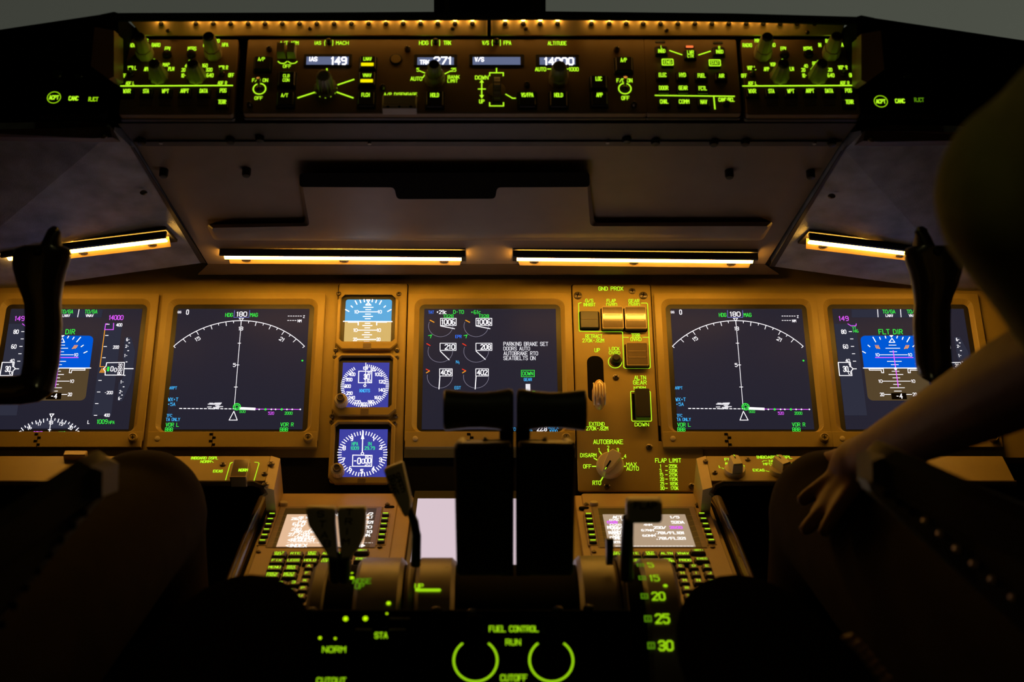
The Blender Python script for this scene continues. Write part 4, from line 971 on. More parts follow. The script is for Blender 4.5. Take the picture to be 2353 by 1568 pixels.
def guard(x0, y0, x1, y1, cover=True):
    mb = MB(); a = gp.p(x0, y1, .010); b = gp.p(x1, y0, .010); mb.plate(a[0]-.0012, a[1]-.0012, b[0]+.0012, b[1]+.0012, .0033, .0045, SOOT, .002, .0003)
    mb.plate(a[0], a[1], b[0], b[1], .0045, .008 if not cover else .010, GUARD if cover else BT, .0012, .0008); o = gp.part('guarded_switch' if cover else 'push_button', mb)
    m2 = MB(); z = .0104 if cover else .0084
    if cover:
        e = .0009
        m2.ringloft([(rr(a[0], a[1], b[0], b[1], .001), z), (rr(a[0]+e, a[1]+e, b[0]-e, b[1]-e, .001), z)], paint('guard_rim', (.45, .33, .18), .3))
        for f in (.35, .62): m2.poly(rr(a[0]+.003, a[1]+(b[1]-a[1])*f, b[0]-.003, a[1]+(b[1]-a[1])*f+.0006, .0002, 1), z, paint('guard_rim', (.45, .33, .18), .3))
    else: m2.poly(rr(a[0]+.001, (a[1]+b[1])/2, b[0]-.001, (a[1]+b[1])/2+.0006, .0002, 1), z, BROWN2)
    gp.part('guard_edge' if cover else 'split_line', m2, o)
    if cover:
        m3 = MB(); m3.tube([(a[0]+.002, b[1]+.0003, .0095), (b[0]-.002, b[1]+.0003, .0095)], .0012, paint('guard_rim', (.45, .33, .18), .3), 8); gp.part('guard_hinge', m3, o)
guard(108, 230, 236, 350, False); guard(265, 205, 412, 362); guard(430, 205, 578, 362); guard(440, 465, 590, 628)
gp.knob(360, 600, [(.0078, .0033), (.0078, .0045), (.0055, .005), (.005, .012), (.0038, .0135)], BLACK, name='lock_override_button')
mb = MB(); a = gp.p(160, 830, .0036); b = gp.p(263, 560, .0036); mb.loft([mb.z(rr(a[0], a[1]-.012, b[0]+.001, b[1], .009, 6), .0030), mb.z(rr(a[0], a[1]-.012, b[0]+.001, b[1], .009, 6), .0037)], SOOT); gp.part('gear_lever_slot', mb)
mb = MB(); n = 30; u, v = gp.p(243, 826, .028); rr_ = []
for j, (zz, s_) in enumerate(((.010, .55), (.013, .85), (.018, 1), (.026, 1), (.031, .85), (.034, .5), (.035, .1))):
    rr_.append([(u+.0092*s_*math.cos(6.2832*i/n)*(1-.05*(i % 2)), v+.0195*(.55+.45*s_)*math.sin(6.2832*i/n)*s_**.3, zz) for i in range(n)])
WHEELM = paint('ribbed_translucent_wheel', (.62, .42, .2), .22, coat=.7)
mb.loft(rr_, WHEELM, smooth=True)
for i in range(-2, 3):
    x = u+i*.0034; mb.tube([(x, v+.0175*math.cos(a_)*(1-.08*abs(i)), .024+.0118*math.sin(a_)*(1-.07*abs(i))) for a_ in [math.pi*q/12 for q in range(13)]], .0008, paint('wheel_rib', (.95, .8, .55), .25), 6)
o = gp.part('gear_lever_wheel', mb); mb = MB(); mb.tube([(u-.002, v+.004, .0), (u, v, .014)], .0035, BLACK, 10, up=Vector((0, 1, 0))); gp.part('lever_stem', mb, o)
mb = MB(); a = gp.p(486, 1010, .006); b = gp.p(600, 825, .006); mb.plate(a[0], a[1], b[0], b[1], .0033, .0040, SOOT, .001, .0002)
c = gp.p(508, 1000, .014); d = gp.p(602, 792, .014); mb.loft([mb.z(rr(c[0], c[1], d[0], d[1], .0015), .004), mb.z(rr(c[0], c[1], d[0], d[1], .0015), .013), mb.z(rr(c[0]+.001, c[1]+.001, d[0]-.001, d[1]-.001, .0012), .0145)], BLACK); gp.part('alternate_gear_guard', mb)
mb = MB(); u, v = gp.p(318, 1356, .0036); mb.lathe(u, v, [(.0172, .0033), (.0170, .010), (.0150, .013)], KNOB, 32); o = gp.part('autobrake_knob', mb)
mb = MB(); ca, sa_ = math.cos(math.radians(-122)), math.sin(math.radians(-122)); G_ = [(-.0155, -.006), (-.010, -.0085), (.008, -.0062), (.0168, -.0022), (.0168, .0022), (.008, .0062), (-.010, .0085), (-.0155, .006)]
R2 = lambda s_: [(u+(x*ca-y*sa_)*s_, v+(x*sa_+y*ca)*s_) for x, y in G_]
mb.loft([mb.z(R2(1), .010), mb.z(R2(.98), .022), mb.z(R2(.86), .0245)], KNOB); gp.part('knob_grip', mb, o)
mb = MB(); mb.stroke([(u+ca*.002, v+sa_*.002), (u+ca*.0145, v+sa_*.0145)], .0022, .0249, SOOT); mb.stroke([(u+ca*.012, v+sa_*.012), (u+ca*.0146, v+sa_*.0146)], .001, .0251, G); gp.part('pointer_line', mb, o)
mb = MB(); u, v = gp.p(615, 1118, .004); mb.plate(u-.013, v-.013, u+.02, v+.013, -.001, .0005, SOOT, .012, .0001); gp.part('panel_cutout', mb)

# ------------------------------------------------------------------ forward console and its units
CR = (1300, 1100, 3.35); CL = (430, 1020, 4.127); CM = (660, 1040, 2.969)
fc = T('forward_console', 'sloping amber-lit console deck between the pilots, holding the keypads and the blank display', 'console', CD, CX, 1145)
mb = MB(); a = CD.uv(CX, 1143); L0 = CD.uv(628, 1150)[0]; R0 = CD.uv(1625, 1150)[0]; vb = CD.uv(CX, 1420)[1]
mb.plate(L0-.004, vb, R0+.004, a[1]+.01, -.03, -.004, BROWN, .002, .001); fc.part('deck', mb)
for sg in (-1, 1):
    mb = MB(); x = L0-.004 if sg < 0 else R0+.004
    mb.plate(x-.006 if sg < 0 else x, vb-.05, x if sg < 0 else x+.006, a[1]+.01, -.42, -.003, SOOT, .002, .001); fc.part('side_wall', mb)
    mb = MB(); mb.tube([(x+sg*.010, vb-.01, -.006), (x+sg*.010, a[1]-.03, -.006), (x+sg*.008, a[1]-.006, -.002)], [.0075]*3, paint('glossy_dark_rail', (.10, .075, .05), .16, coat=.8), 14); fc.part('side_rail', mb)
# lower blank display
ld = T('lower_display_unit', 'blank pale pinkish white display glowing behind the thrust levers', 'display', CD, 1122, 1290)
a = ld.p(953, 1330, .004); b = ld.p(953, 1122, .004); X0 = ld.p(950, 1145, .004)[0]; X1 = 2*ld.p(CX, 1145)[0]-X0+.002
mb = MB(); x0, x1 = X0, X1; vt = ld.p(CX, 1118, .004)[1]; v0 = a[1]
mb.plate(x0, v0, x1, vt, -.002, .003, BLACK, .003, .001)
mb.plate(x0, vt-.009, x1, vt-.0005, .003, .0075, BROWN, .001, .0006); ld.part('frame', mb)
mb = MB(); g0 = ld.p(960, 1146, .0035); mb.poly([(g0[0], v0+.004), (x1-(g0[0]-x0), v0+.004), (x1-(g0[0]-x0), g0[1]), (g0[0], g0[1])], .0035, screen((216, 196, 206), 1.0)); ld.part('screen', mb)
mb = MB(); u, v = ld.p(967, 1100, .01); mb.lathe(u, v, [(.0056, .003), (.0056, .012), (.004, .0135), (.0005, .013)], BROWN, 22); ld.part('thumb_screw', mb)
CBAR = paint('console_trim_paint', (.42, .30, .17), .42, var=.05)
for side, xa, xb in (('left', 908, 946), ('right', 1322, 1346)):
    mb = MB(); p0 = CD.uv(xa, 1165); p1 = CD.uv(xb, 1165); mb.plate(p0[0], vb, p1[0], a[1]+.0 if False else CD.uv(CX, 1146)[1], -.004, .004, CBAR, .001, .0008); fc.part('deck_strip', mb)

# control display units
CCF = paint('keypad_case', (.36, .25, .14), .42, bump=.15, var=.05)
def cdu(side, du):
    t = T('flight_computer_keypad', 'amber-lit flight computer keypad with a glowing text screen, %s of the thrust levers' % side, 'keypad', CD, 1480, 1380, crop=CR, group='flight computer keypads on the console', du=du)
    UL = CD.uv(636, 1179.2)[0]-CD.uv(1352.2, 1179)[0]      # offset of the left unit
    def lp(x, y, w=0):
        u, v = CD.uv(CL[0]+x/CL[2], CL[1]+y/CL[2], w); return u-UL+du, v
    a = t.p(118, 150); x1 = t.p(1058, 150)[0]; vb_ = CD.uv(CX, 1404)[1]
    mb = MB(); mb.plate(a[0], vb_, x1, a[1], -.004, .006, CCF, .004, .001); t.part('case', mb)
    # screen well
    s0 = t.p(276, 268, .003); s1 = t.p(928, 268, .003); sb = t.p(400, 548, .003)[1]; mb = MB(); o = (s0[0]-.010, sb-.002, s1[0]+.010, s0[1]+.012)
    mb.ringloft([(rr(o[0]-.002, o[1]-.0016, o[2]+.002, o[3]+.002, .003), .0060), (rr(*o, .002), .0068), (rr(o[0]+.006, o[1]+.0003, o[2]-.006, o[3]-.005, .001), .0064)], paint('screen_well', (.22, .16, .12), .3)); t.part('screen_bezel', mb)
    mb = MB(); mb.poly([(o[0]+.005, o[1]), (o[2]-.005, o[1]), (o[2]-.005, o[3]-.004), (o[0]+.005, o[3]-.004)], .0062, BLACK); t.part('screen_border', mb)
    q0 = t.p(283, 276, .0064); q1 = t.p(918, 276, .0064); mb = MB(); mb.poly([(q0[0], sb), (q1[0], sb), (q1[0], q0[1]), (q0[0], q0[1])], .0064, screen((228, 186, 150) if side == 'left' else (176, 152, 126), 1.0)); scr = t.part('screen', mb)  # flood light reflected by the glass is put into the glow colour
    L = MB(); z = .0066
    W2 = em((255, 250, 245), 1.3)
    def T2(s, x, y, w_, h_, m=W2):
        t.text(L, s, x, y, w_, h_, m, z, .17)
    if side == 'right':
        for q in (('ACT RTE', 445, 298, 170, 20), ('LEGS', 620, 298, 100, 20), ('1/5', 838, 298, 70, 18), ('078 W', 392, 320, 110, 14), ('(520', 355, 337, 84, 20, MG), ('520A', 862, 337, 98, 20), ('028', 385, 356, 90, 14), ('4NM', 632, 357, 66, 14), ('M0664', 380, 377, 120, 22), ('250/', 724, 378, 96, 20), ('2600', 848, 377, 98, 20, MG),
                  ('027', 395, 397, 80, 14), ('67NM', 630, 399, 96, 16), ('RANOT', 388, 417, 116, 22), ('.781/FL181', 800, 419, 224, 20), ('087', 400, 438, 74, 14), ('60NM', 640, 440, 98, 16), ('COMET', 394, 458, 108, 22), ('.781/FL321', 812, 461, 226, 20), ('RTE 1', 415, 490, 90, 18)): T2(*q)
        for i in range(22): t.line(L, [(385+27.5*i, 521), (401+27.5*i, 521)], 9, W2, z)
    else:
        def T3(s, x, y, w_, h_):
            u, v = lp(x, y, z); k = t.k(600, 400, z)*3.35/4.127; hv = lp(x, y-h_/2, z)[1]-lp(x, y+h_/2, z)[1]
            for st in text_strokes(s): L.stroke([(u+(p-.5)*w_*k, v+(q-.5)*hv) for p, q in st], .16*hv, z, W2)
        for q in (('PERF INIT', 1330, 672, 340, 26), ('1/2', 1725, 666, 70, 24), ('GR WT', 1115, 700, 110, 18), ('216.4', 1040, 712, 100, 22), ('CRZ ALT', 1690, 700, 140, 18), ('INK', 1092, 738, 80, 18), ('61.0', 1060, 762, 110, 26), ('FL321', 1700, 745, 130, 24), ('ZFW', 1060, 782, 80, 18), ('240', 1035, 812, 90, 24), ('/', 1170, 812, 24, 24), ('120', 1700, 790, 100, 24),
                  ('RWY/POS', 1110, 837, 180, 20), ('27 /+00', 1060, 862, 190, 26), ('-10', 1710, 835, 80, 24), ('TAKEOFF', 1110, 888, 190, 20), ('<REQUEST', 1085, 914, 250, 28), ('DON.', 1690, 868, 100, 22), ('<INDEX', 1036, 967, 190, 28), ('APPROACH>', 1570, 967, 220, 28)): T3(*q)
        for i in range(24):
            p0 = lp(950+35*i, 940, z); p1 = lp(970+35*i, 940, z); L.stroke([p0, p1], .0008, z, W2)
    t.part('screen_text', L, scr)
    # line select keys
    for xa, ya, xb, yb in ((175, 268, 210, 473), (1047, 266, 1120, 470)):
        A_ = t.p(xa, ya, .0095); B_ = t.p(xb, yb, .0095)
        mb = MB(); mb.plate(A_[0]-.0058, B_[1]-.0085, A_[0]+.0058, A_[1]+.0075, .005, .0066, CCF, .001, .0004); t.part('key_channel', mb)
        for i in range(6):
            f = i/5; u = A_[0]+(t.p(xa, ya, .0095)[0]-A_[0])*f; v = A_[1]+(B_[1]-A_[1])*f; mb = MB()
            mb.plate(u-.0042, v-.0048, u+.0042, v+.0022, .006, .0092, BT, .0008, .0005); o_ = t.part('line_select_key', mb); m2 = MB()
            m2.poly(rr(u-.0031, v-.0011, u+.0031, v+.0011, .0004, 2), .0095, G); t.part('lit_bar', m2, o_)
            m3 = MB(); sg = 1 if xa < 500 else -1; m3.stroke([(u+sg*.0085, v-.0012), (u+sg*.014, v-.0012), (u+sg*.018, v-.0035)], .0003, .0069, paint('pale_line', (.6, .5, .35), .5)); t.part('guide_line', m3)
    # keys
    def key(u, v, w_, h_, ls, rnd=False, mat=None):
        mb = MB(); mb.plate(u-w_/2-.0008, v-h_/2-.0012, u+w_/2+.0008, v+h_/2+.0006, .0055, .0068, SOOT, .0016, .0003)
        if rnd: mb.lathe(u, v, [(h_/2, .006), (h_/2*.97, .0095), (h_/2*.8, .0102)], mat or BT, 18)
        else: mb.plate(u-w_/2, v-h_/2, u+w_/2, v+h_/2, .006, .0102, mat or BT, .0012, .0010)
        o = t.part('key', mb)
        m2 = MB(); n = len(ls)
        for i, s in enumerate(ls):
            vv = v+((n-1)/2-i)*h_*.38; hh = h_*(.34 if n > 1 else .42); ww = min(w_*.8, len(s)*hh*.62)
            for st in text_strokes(s): m2.stroke([(u+(p-.5)*ww, vv+(q-.5)*hh) for p, q in st], .125*hh, .0105, G)
        t.part('legend', m2, o)
    FK = paint('key_cap', (.075, .055, .035), .35)
    r0 = lp(872, 1042, .0102); r1 = lp(1028, 1042, .0102); r2 = lp(850, 1107, .0102); r3 = lp(827, 1175, .0102); dxk = r1[0]-r0[0]; dv = r0[1]-r2[1]; kw, kh = dxk*.86, dv*.70
    rows = [['INIT REF', 'RTE', 'DEP ARR', 'ALTN', 'VNAV'], ['FIX', 'LEGS', 'HOLD', 'FMC COMM', 'PROG'], ['MENU', 'NAV RAD'], ['PREV PAGE', 'NEXT PAGE']]
    for i, row in enumerate(rows):
        for j, s in enumerate(row): key(r0[0]+dxk*j, r0[1]-dv*i, kw, kh, s.split(' '), mat=FK)
    e = t.p(1050, 618, .0102); key(e[0], e[1], kw, kh*.8, ['EXEC'], mat=FK); e = t.p(1018, 553, .0102); key(e[0], e[1], kw, kh*.7, ['-BRT+'], mat=FK)
    A1 = t.p(780, 673, .0102); D1 = t.p(985, 673, .0102); L1 = t.p(812, 785, .0102); dx = (D1[0]-A1[0])/2; dy = (A1[1]-L1[1])/2
    for i, row in enumerate(('ABCDE', 'FGHIJ', 'KLMNO', 'PQRST', 'UVWXY')):
        for j, s in enumerate(row): key(A1[0]+dx*(j-1), A1[1]-dy*i, dx*.66, dy*.62, [s], mat=FK)
    n3 = lp(1010, 1315, .0102)
    for i, row in enumerate(('123', '456')):
        for j, s in enumerate(row): key(n3[0]+dx*.95*(j-2), n3[1]-dy*i, dx*.66, dy*.72, [s], True, FK)
    for x, y in ((158, 190), (1015, 190), (218, 555), (1132, 518)): t.screw(x, y, 20, z=.006, mat=STEEL)
    mb = MB(); u, v = t.p(217, 188, .009); mb.lathe(u, v, [(.0052, .006), (.0050, .0095), (.0042, .0105)], paint('pale_button', (.5, .42, .26), .5), 22); t.part('light_sensor', mb)
    for x, y in ((140, 222), (1040, 215)):
        mb = MB(); u, v = t.p(x, y, .007); mb.plate(u-.006, v-.0035, u+.006, v+.0035, .005, .0068, SOOT, .003, .0002); t.part('latch', mb)
cdu('right', 0.0); cdu('left', CD.uv(636, 1179.2)[0]-CD.uv(1352.2, 1179)[0])

# inboard display selector ledges
def ledge(side):
    lft = side == 'left'; c = CL if lft else (1640, 1040, 4.9)
    t = T('display_selector_panel', 'small ledge panel with a lit guarded NORM switch, above the left keypad' if lft else 'small ledge panel with FMC and INBOARD DSPL knobs, above the right keypad', 'control panel', SE, 560 if lft else 1680, 1100, crop=c)
    L = MB()
    if lft: x0, x1 = SE.uv(-30, 1100)[0], SE.uv(622, 1050)[0]
    else: x0, x1 = SE.uv(1622, 1050)[0], SE.uv(2330, 1100)[0]
    v0, v1 = SE.uv(CX, 1106)[1], SE.uv(CX, 1048)[1]
    mb = MB(); mb.plate(x0, v0, x1, v1, -.004, 0, BROWN, .002, .0008); t.part('faceplate', mb)
    mb = MB()
    xi = x1 if lft else x0; s = 1 if lft else -1
    mb.loft([[(xi, v0-.012, -.09), (xi, v0-.012, .0), (xi, v1, .0), (xi, v1, -.09)], [(xi+s*.011, v0-.012, -.09), (xi+s*.011, v0-.012, -.004), (xi+s*.011, v1, -.004), (xi+s*.011, v1, -.09)]][::s], CBAR)
    t.part('side_bracket', mb)
    mb = MB(); mb.tube([(x0 if lft else xi+.012, v0-.003, -.001), (xi-s*.014, v0-.003, -.001), (xi-s*.004, v0-.007, -.003), (xi+s*.001, v0-.016, -.008)][:: 1] if lft else [(x1, v0-.003, -.001), (xi+.014, v0-.003, -.001), (xi+.004, v0-.007, -.003), (xi-.001, v0-.016, -.008)], [.0035]*4, paint('glossy_dark_rail', (.10, .075, .05), .16, coat=.8), 10); t.part('edge_roll', mb)
    if lft:
        for q in (('INBOARD DSPL', 165, 136, 260, 26), ('NORM', 175, 170, 96, 24), ('EICAS', 292, 260, 90, 24)): t.text(L, *q, G, .0004, .14)
        for q in ([(410, 182), (432, 176)], [(364, 345), (408, 190), (432, 176)], [(640, 176), (672, 178), (682, 186), (634, 350)], [(196, 165), (232, 165), (248, 178)]): t.line(L, q, 6, G)
        t.part('lit_legends', L)
        mb = MB(); a = t.p(402, 330, .012); b = t.p(600, 160, .012); mb.plate(a[0], a[1], b[0], b[1], 0, .014, GUARD, .0015, .001); o = t.part('guarded_switch', mb)
        m2 = MB(); t.text(m2, 'NORM', 532, 250, 86, 26, G, .0144, .16); t.part('legend', m2, o)
        m2 = MB(); e = .0008; m2.ringloft([(rr(a[0], a[1], b[0], b[1], .001), .0143), (rr(a[0]+e, a[1]+e, b[0]-e, b[1]-e, .001), .0143)], paint('guard_rim', (.45, .33, .18), .3)); t.part('guard_edge', m2, o)
        for x, y, r in ((338, 186, 30), (735, 276, 30), (795, 180, 36), (742, 375, 36)): t.screw(x, y, r)
        for s_, px in (('', 10), ('', 60)): pass
        mb = MB(); u, v = SE.uv(178, 1052); mb.plate(u-.015, v-.006, u+.012, v+.004, 0, .008, CBAR, .001, .001); t.part('push_button', mb)
    else:
        for q in (('FMC', 180, 80, 116, 30), ('AUTO', 172, 126, 90, 28), ('L', 68, 160, 18, 26), ('R', 336, 158, 24, 26), ('INBOARD DSPL', 680, 54, 400, 32), ('NORM', 695, 98, 144, 26), ('MFD', 608, 132, 98, 26), ('NAV', 852, 130, 60, 24), ('EICAS', 506, 200, 130, 28), ('PFD', 930, 194, 80, 26)): t.text(L, *q, G if q[0] != 'PFD' else G3, .0004, .14)
        for q in ([(94, 175), (125, 190)], [(322, 172), (314, 186)], [(546, 106), (562, 94), (600, 94)], [(790, 94), (825, 94), (850, 108)], [(588, 208), (634, 218)], [(655, 152), (666, 165)], [(1412, 33), (1450, 34)]): t.line(L, q, 7, G)
        t.part('lit_legends', L)
        for x, y, rot in ((235, 225, 8), (748, 222, 30)):
            mb = MB(); u, v = t.p(x, y, 0); mb.lathe(u, v, [(.0128, 0), (.0126, .004), (.0118, .006)], KNOB, 30); o = t.part('selector_knob', mb)
            ca, sa_ = math.cos(math.radians(90+rot)), math.sin(math.radians(90+rot)); mb = MB()
            P_ = [(-.0105, -.0062), (.0085, -.0062), (.011, -.003), (.011, .003), (.0085, .0062), (-.0105, .0062)]; R2 = lambda s_: [(u+(x_*ca-y_*sa_)*s_, v+(x_*sa_+y_*ca)*s_) for x_, y_ in P_]
            mb.loft([mb.z(R2(1), .005), mb.z(R2(.95), .017), mb.z(R2(.84), .0188)], KNOB); t.part('knob_grip', mb, o)
            mb = MB(); mb.stroke([(u+ca*.002, v+sa_*.002), (u+ca*.009, v+sa_*.009)], .0014, .0190, SOOT); mb.stroke([(u+ca*.006, v+sa_*.006), (u+ca*.0092, v+sa_*.0092)], .0007, .0192, G); t.part('pointer_line', mb, o)
        for x, y, r in ((385, 68, 32), (15, 215, 32), (-92, 88, 30)): t.screw(x, y, r)
ledge('left'); ledge('right')

# ------------------------------------------------------------------ control stand
cs = TW('control_stand', 'dark control stand with curved quadrant covers in front of the camera', 'control stand', (0, 1.5, H-.6))
DY, DZ, DRR = DR['y'], H+DR['z'], DR['r']
def dx_(px, Y=1.49): return (px-CX)/F*Y
def drum(mb, x0, x1, r, mat, a0=-25, a1=100, n=24, ch=.004):
    def prof(x, q): return [(x, DY-q*math.sin(math.radians(a0+(a1-a0)*i/n)), DZ+q*math.cos(math.radians(a0+(a1-a0)*i/n))) for i in range(n+1)]+[(x, DY+.02, DZ-.08)]
    mb.loft([prof(x0, r-ch), prof(x0+ch, r), prof(x1-ch, r), prof(x1, r-ch)], mat, smooth=True)
DRM = paint('quadrant_cover_paint', (.20, .15, .10), .38, bump=.15)
for nm, x0, x1, r in (('quadrant_cover', 818, 926, .131), ('quadrant_cover', 955, 1046, .131), ('quadrant_cover', 1328, 1420, .133), ('quadrant_cover', 1474, 1556, .130)):
    mb = MB(); drum(mb, dx_(x0), dx_(x1), r, DRM); cs.part(nm, mb)
for x0, x1, r in ((712, 756, .126), (930, 952, .128), (1424, 1436, .134)):
    mb = MB(); drum(mb, dx_(x0), dx_(x1), r, BROWN2); cs.part('slot_divider', mb)
mb = MB(); drum(mb, dx_(714), dx_(1545), .124, SOOT); cs.part('slot_liner', mb)
mb = MB()
for q in ((dx_(680, 1.39), 1.0, .05, dx_(1452, 1.39), 1.40, H-.335), (dx_(712), 1.39, .05, dx_(1548), 1.66, H-.35)): mb.loft(list(box_pts(*q)), SOOT)
cs.part('pedestal_body', mb)
# aft sloping face with the fuel control legends
A0_ = AF.uv(684, 1403); A1_ = AF.uv(1448, 1403)
mb = MB(); mb.plate(A0_[0], AF.uv(CX, 1640)[1], A1_[0], A0_[1]+.001, -.012, 0, SOOT, .003, .0015); 
af = T('fuel_cutoff_console', 'black sloping panel with glowing FUEL CONTROL, RUN and CUTOFF legends and two rings', 'control panel', AF, 1179, 1560, crop=(660, 1350, 3.3614))
af.part('faceplate', mb)
L = MB()
for q in (('FUEL CONTROL', 1750, 322, 380, 46), ('RUN', 1745, 425, 116, 46), ('CUTOFF', 1750, 701, 206, 50), ('STA', 725, 372, 100, 46), ('NORM', 362, 481, 180, 46), ('CUTOUT', 340, 722, 226, 46)): af.text(L, *q, G2, .0006, .15)
for cx in (1454, 2039):
    u, v = af.p(cx, 566); k = af.k(cx, 566); L.arc(u, v, 160*k, 176*k, .0006, G2, 126, 414, 44)
def blob(L, t, x, y, r, m): u, v = t.p(x, y); k = t.k(x, y); L.poly(circ(u, v, r*k, 10), .0006, m)
for x, y, r in ((451, 246, 20), (604, 244, 20), (254, 394, 13), (371, 398, 10), (111, 488, 14), (770, 206, 9)): blob(L, af, x, y, r, em((200, 255, 0), 1.0))
for q in ([(125, 400), (118, 430)], [(88, 690), (80, 720)]): af.line(L, q, 14, G3)
af.part('lit_legends', L)
for x0, x1, y in ((525, 655, 326), (785, 915, 326), (790, 950, 240)):
    mb = MB(); a = af.p(x0, y+8, .003); b = af.p(x1, y-8, .003); mb.plate(a[0], a[1], b[0], b[1], 0, .003, CBAR, .001, .0006); af.part('edge_rib', mb)
for i, cx in enumerate((1454, 2039)):
    u, v = af.p(cx, 560)
    t = T('fuel_control_lever', 'black fuel control lever inside the %s glowing ring' % ('left' if i == 0 else 'right'), 'lever', AF, 660+cx/3.3614, 1350+560/3.3614, group='fuel control levers')
    mb = MB(); mb.lathe(u, v, [(.009, .0003), (.008, .008), (.006, .010)], SOOT, 20); t.part('collar', mb)
    mb = MB(); mb.tube([(u, v, .005), (u, v+.014, .016), (u, v+.024, .022)], [.004, .004, .005], SOOT, 10, up=Vector((1, 0, 0))); mb.plate(u-.008, v+.018, u+.008, v+.034, .016, .026, SOOT, .003, .002); t.part('handle', mb)
# legends on the curved covers: laid in (x, arc length) and wrapped round the drum
def wrap(mb2, r=DRR, lift=.0008):
    out = MB()
    for m in mb2.mats:
        fs = [f for f, k in zip(mb2.f, mb2.mi) if mb2.mats[k] is m]
        out.add([(x, DY-(r+lift)*math.sin(s/DRR), DZ+(r+lift)*math.cos(s/DRR)) for x, s, _ in mb2.v], fs, m)
    return out
def dpx(px, py, r=DRR+.001):
    d = ray(px, py); o = CAM-Vector((0, DY, DZ)); A = d.y**2+d.z**2; B = 2*(o.y*d.y+o.z*d.z); C = o.y**2+o.z**2-r*r; D = B*B-4*A*C
    if D < 0: D = 0
    t = (-B-math.sqrt(D))/2/A; P = CAM+d*t; return P.x, math.atan2(-(P.y-DY), P.z-DZ)*DRR
def dtext(L, s, cx, cy, w_, h_, m, wt=.15):
    x, a = dpx(cx, cy); a1 = dpx(cx, cy-h_/2)[1]; a2 = dpx(cx, cy+h_/2)[1]; k = dpx(cx+1, cy)[0]-x; hh = a2-a1; ww = w_*k
    for st in text_strokes(s): L.stroke([(x+(p-.5)*ww, a-(q-.5)*hh) for p, q in st], wt*min(hh, ww/len(s)*1.4), 0, m)
Lf = MB()
for s, x, y, w_, h_ in (('1', 1487, 1281, 6, 6), ('5', 1495, 1298, 11, 10), ('15', 1504, 1328, 20, 13), ('20', 1513, 1370, 28, 17), ('25', 1522, 1422, 30, 20), ('30', 1530, 1484, 31, 21)):
    dtext(Lf, s, x, y, w_, h_, G2, .17)
    bx, a = dpx(x-w_/2-18 if s != '1' else x-18, y); k = dpx(1501, y)[0]-dpx(1500, y)[0]; hh = (dpx(x, y+h_*.3)[1]-dpx(x, y-h_*.3)[1])/2
    Lf.stroke([(bx-7*k, a-hh), (bx+7*k, a-hh), (bx+7*k, a+hh), (bx-7*k, a+hh)], 3*k, 0, G3, True); Lf.stroke([(bx, a-hh*.4), (bx, a+hh*.4)], 3*k, 0, G3)
x, a = dpx(1529, 1346); Lf.poly(circ(x, a, .0022, 10), 0, G2)
Ln = MB(); dtext(Ln, 'NOSE', 832, 1337, 40, 11, G3, .2); dtext(Ln, 'UP', 826, 1349, 19, 11, G3, .2)
for px, py, r in ((808, 1330, .0026), (809, 1319, .0014), (893, 1388, .0022), (889, 1412, .0018)):
    x, a = dpx(px, py); Ln.poly(circ(x, a, r, 10), 0, em((190, 250, 10), 1.0))
dtext(Ln, 'UP', 963, 1349, 18, 10, G2, .2); p0 = dpx(954, 1358); p1 = dpx(1013, 1358); Ln.poly(rr(p0[0], p0[1]-.002, p1[0], p1[1]+.002, .0015), 0, G2)
cs.part('flap_legends', wrap(Lf)); cs.part('trim_legends', wrap(Ln, .131))
for px, py in ((1003, 1403), (1085, 1408), (718, 1405), (1282, 1402), (1352, 1398), (1027, 1311)):
    mb = MB(); c = W(px, py, 1.40 if py > 1350 else 1.50); mb.ball(c, .005, STEEL, 10, (1, .6, .7)); cs.part('screw', mb)

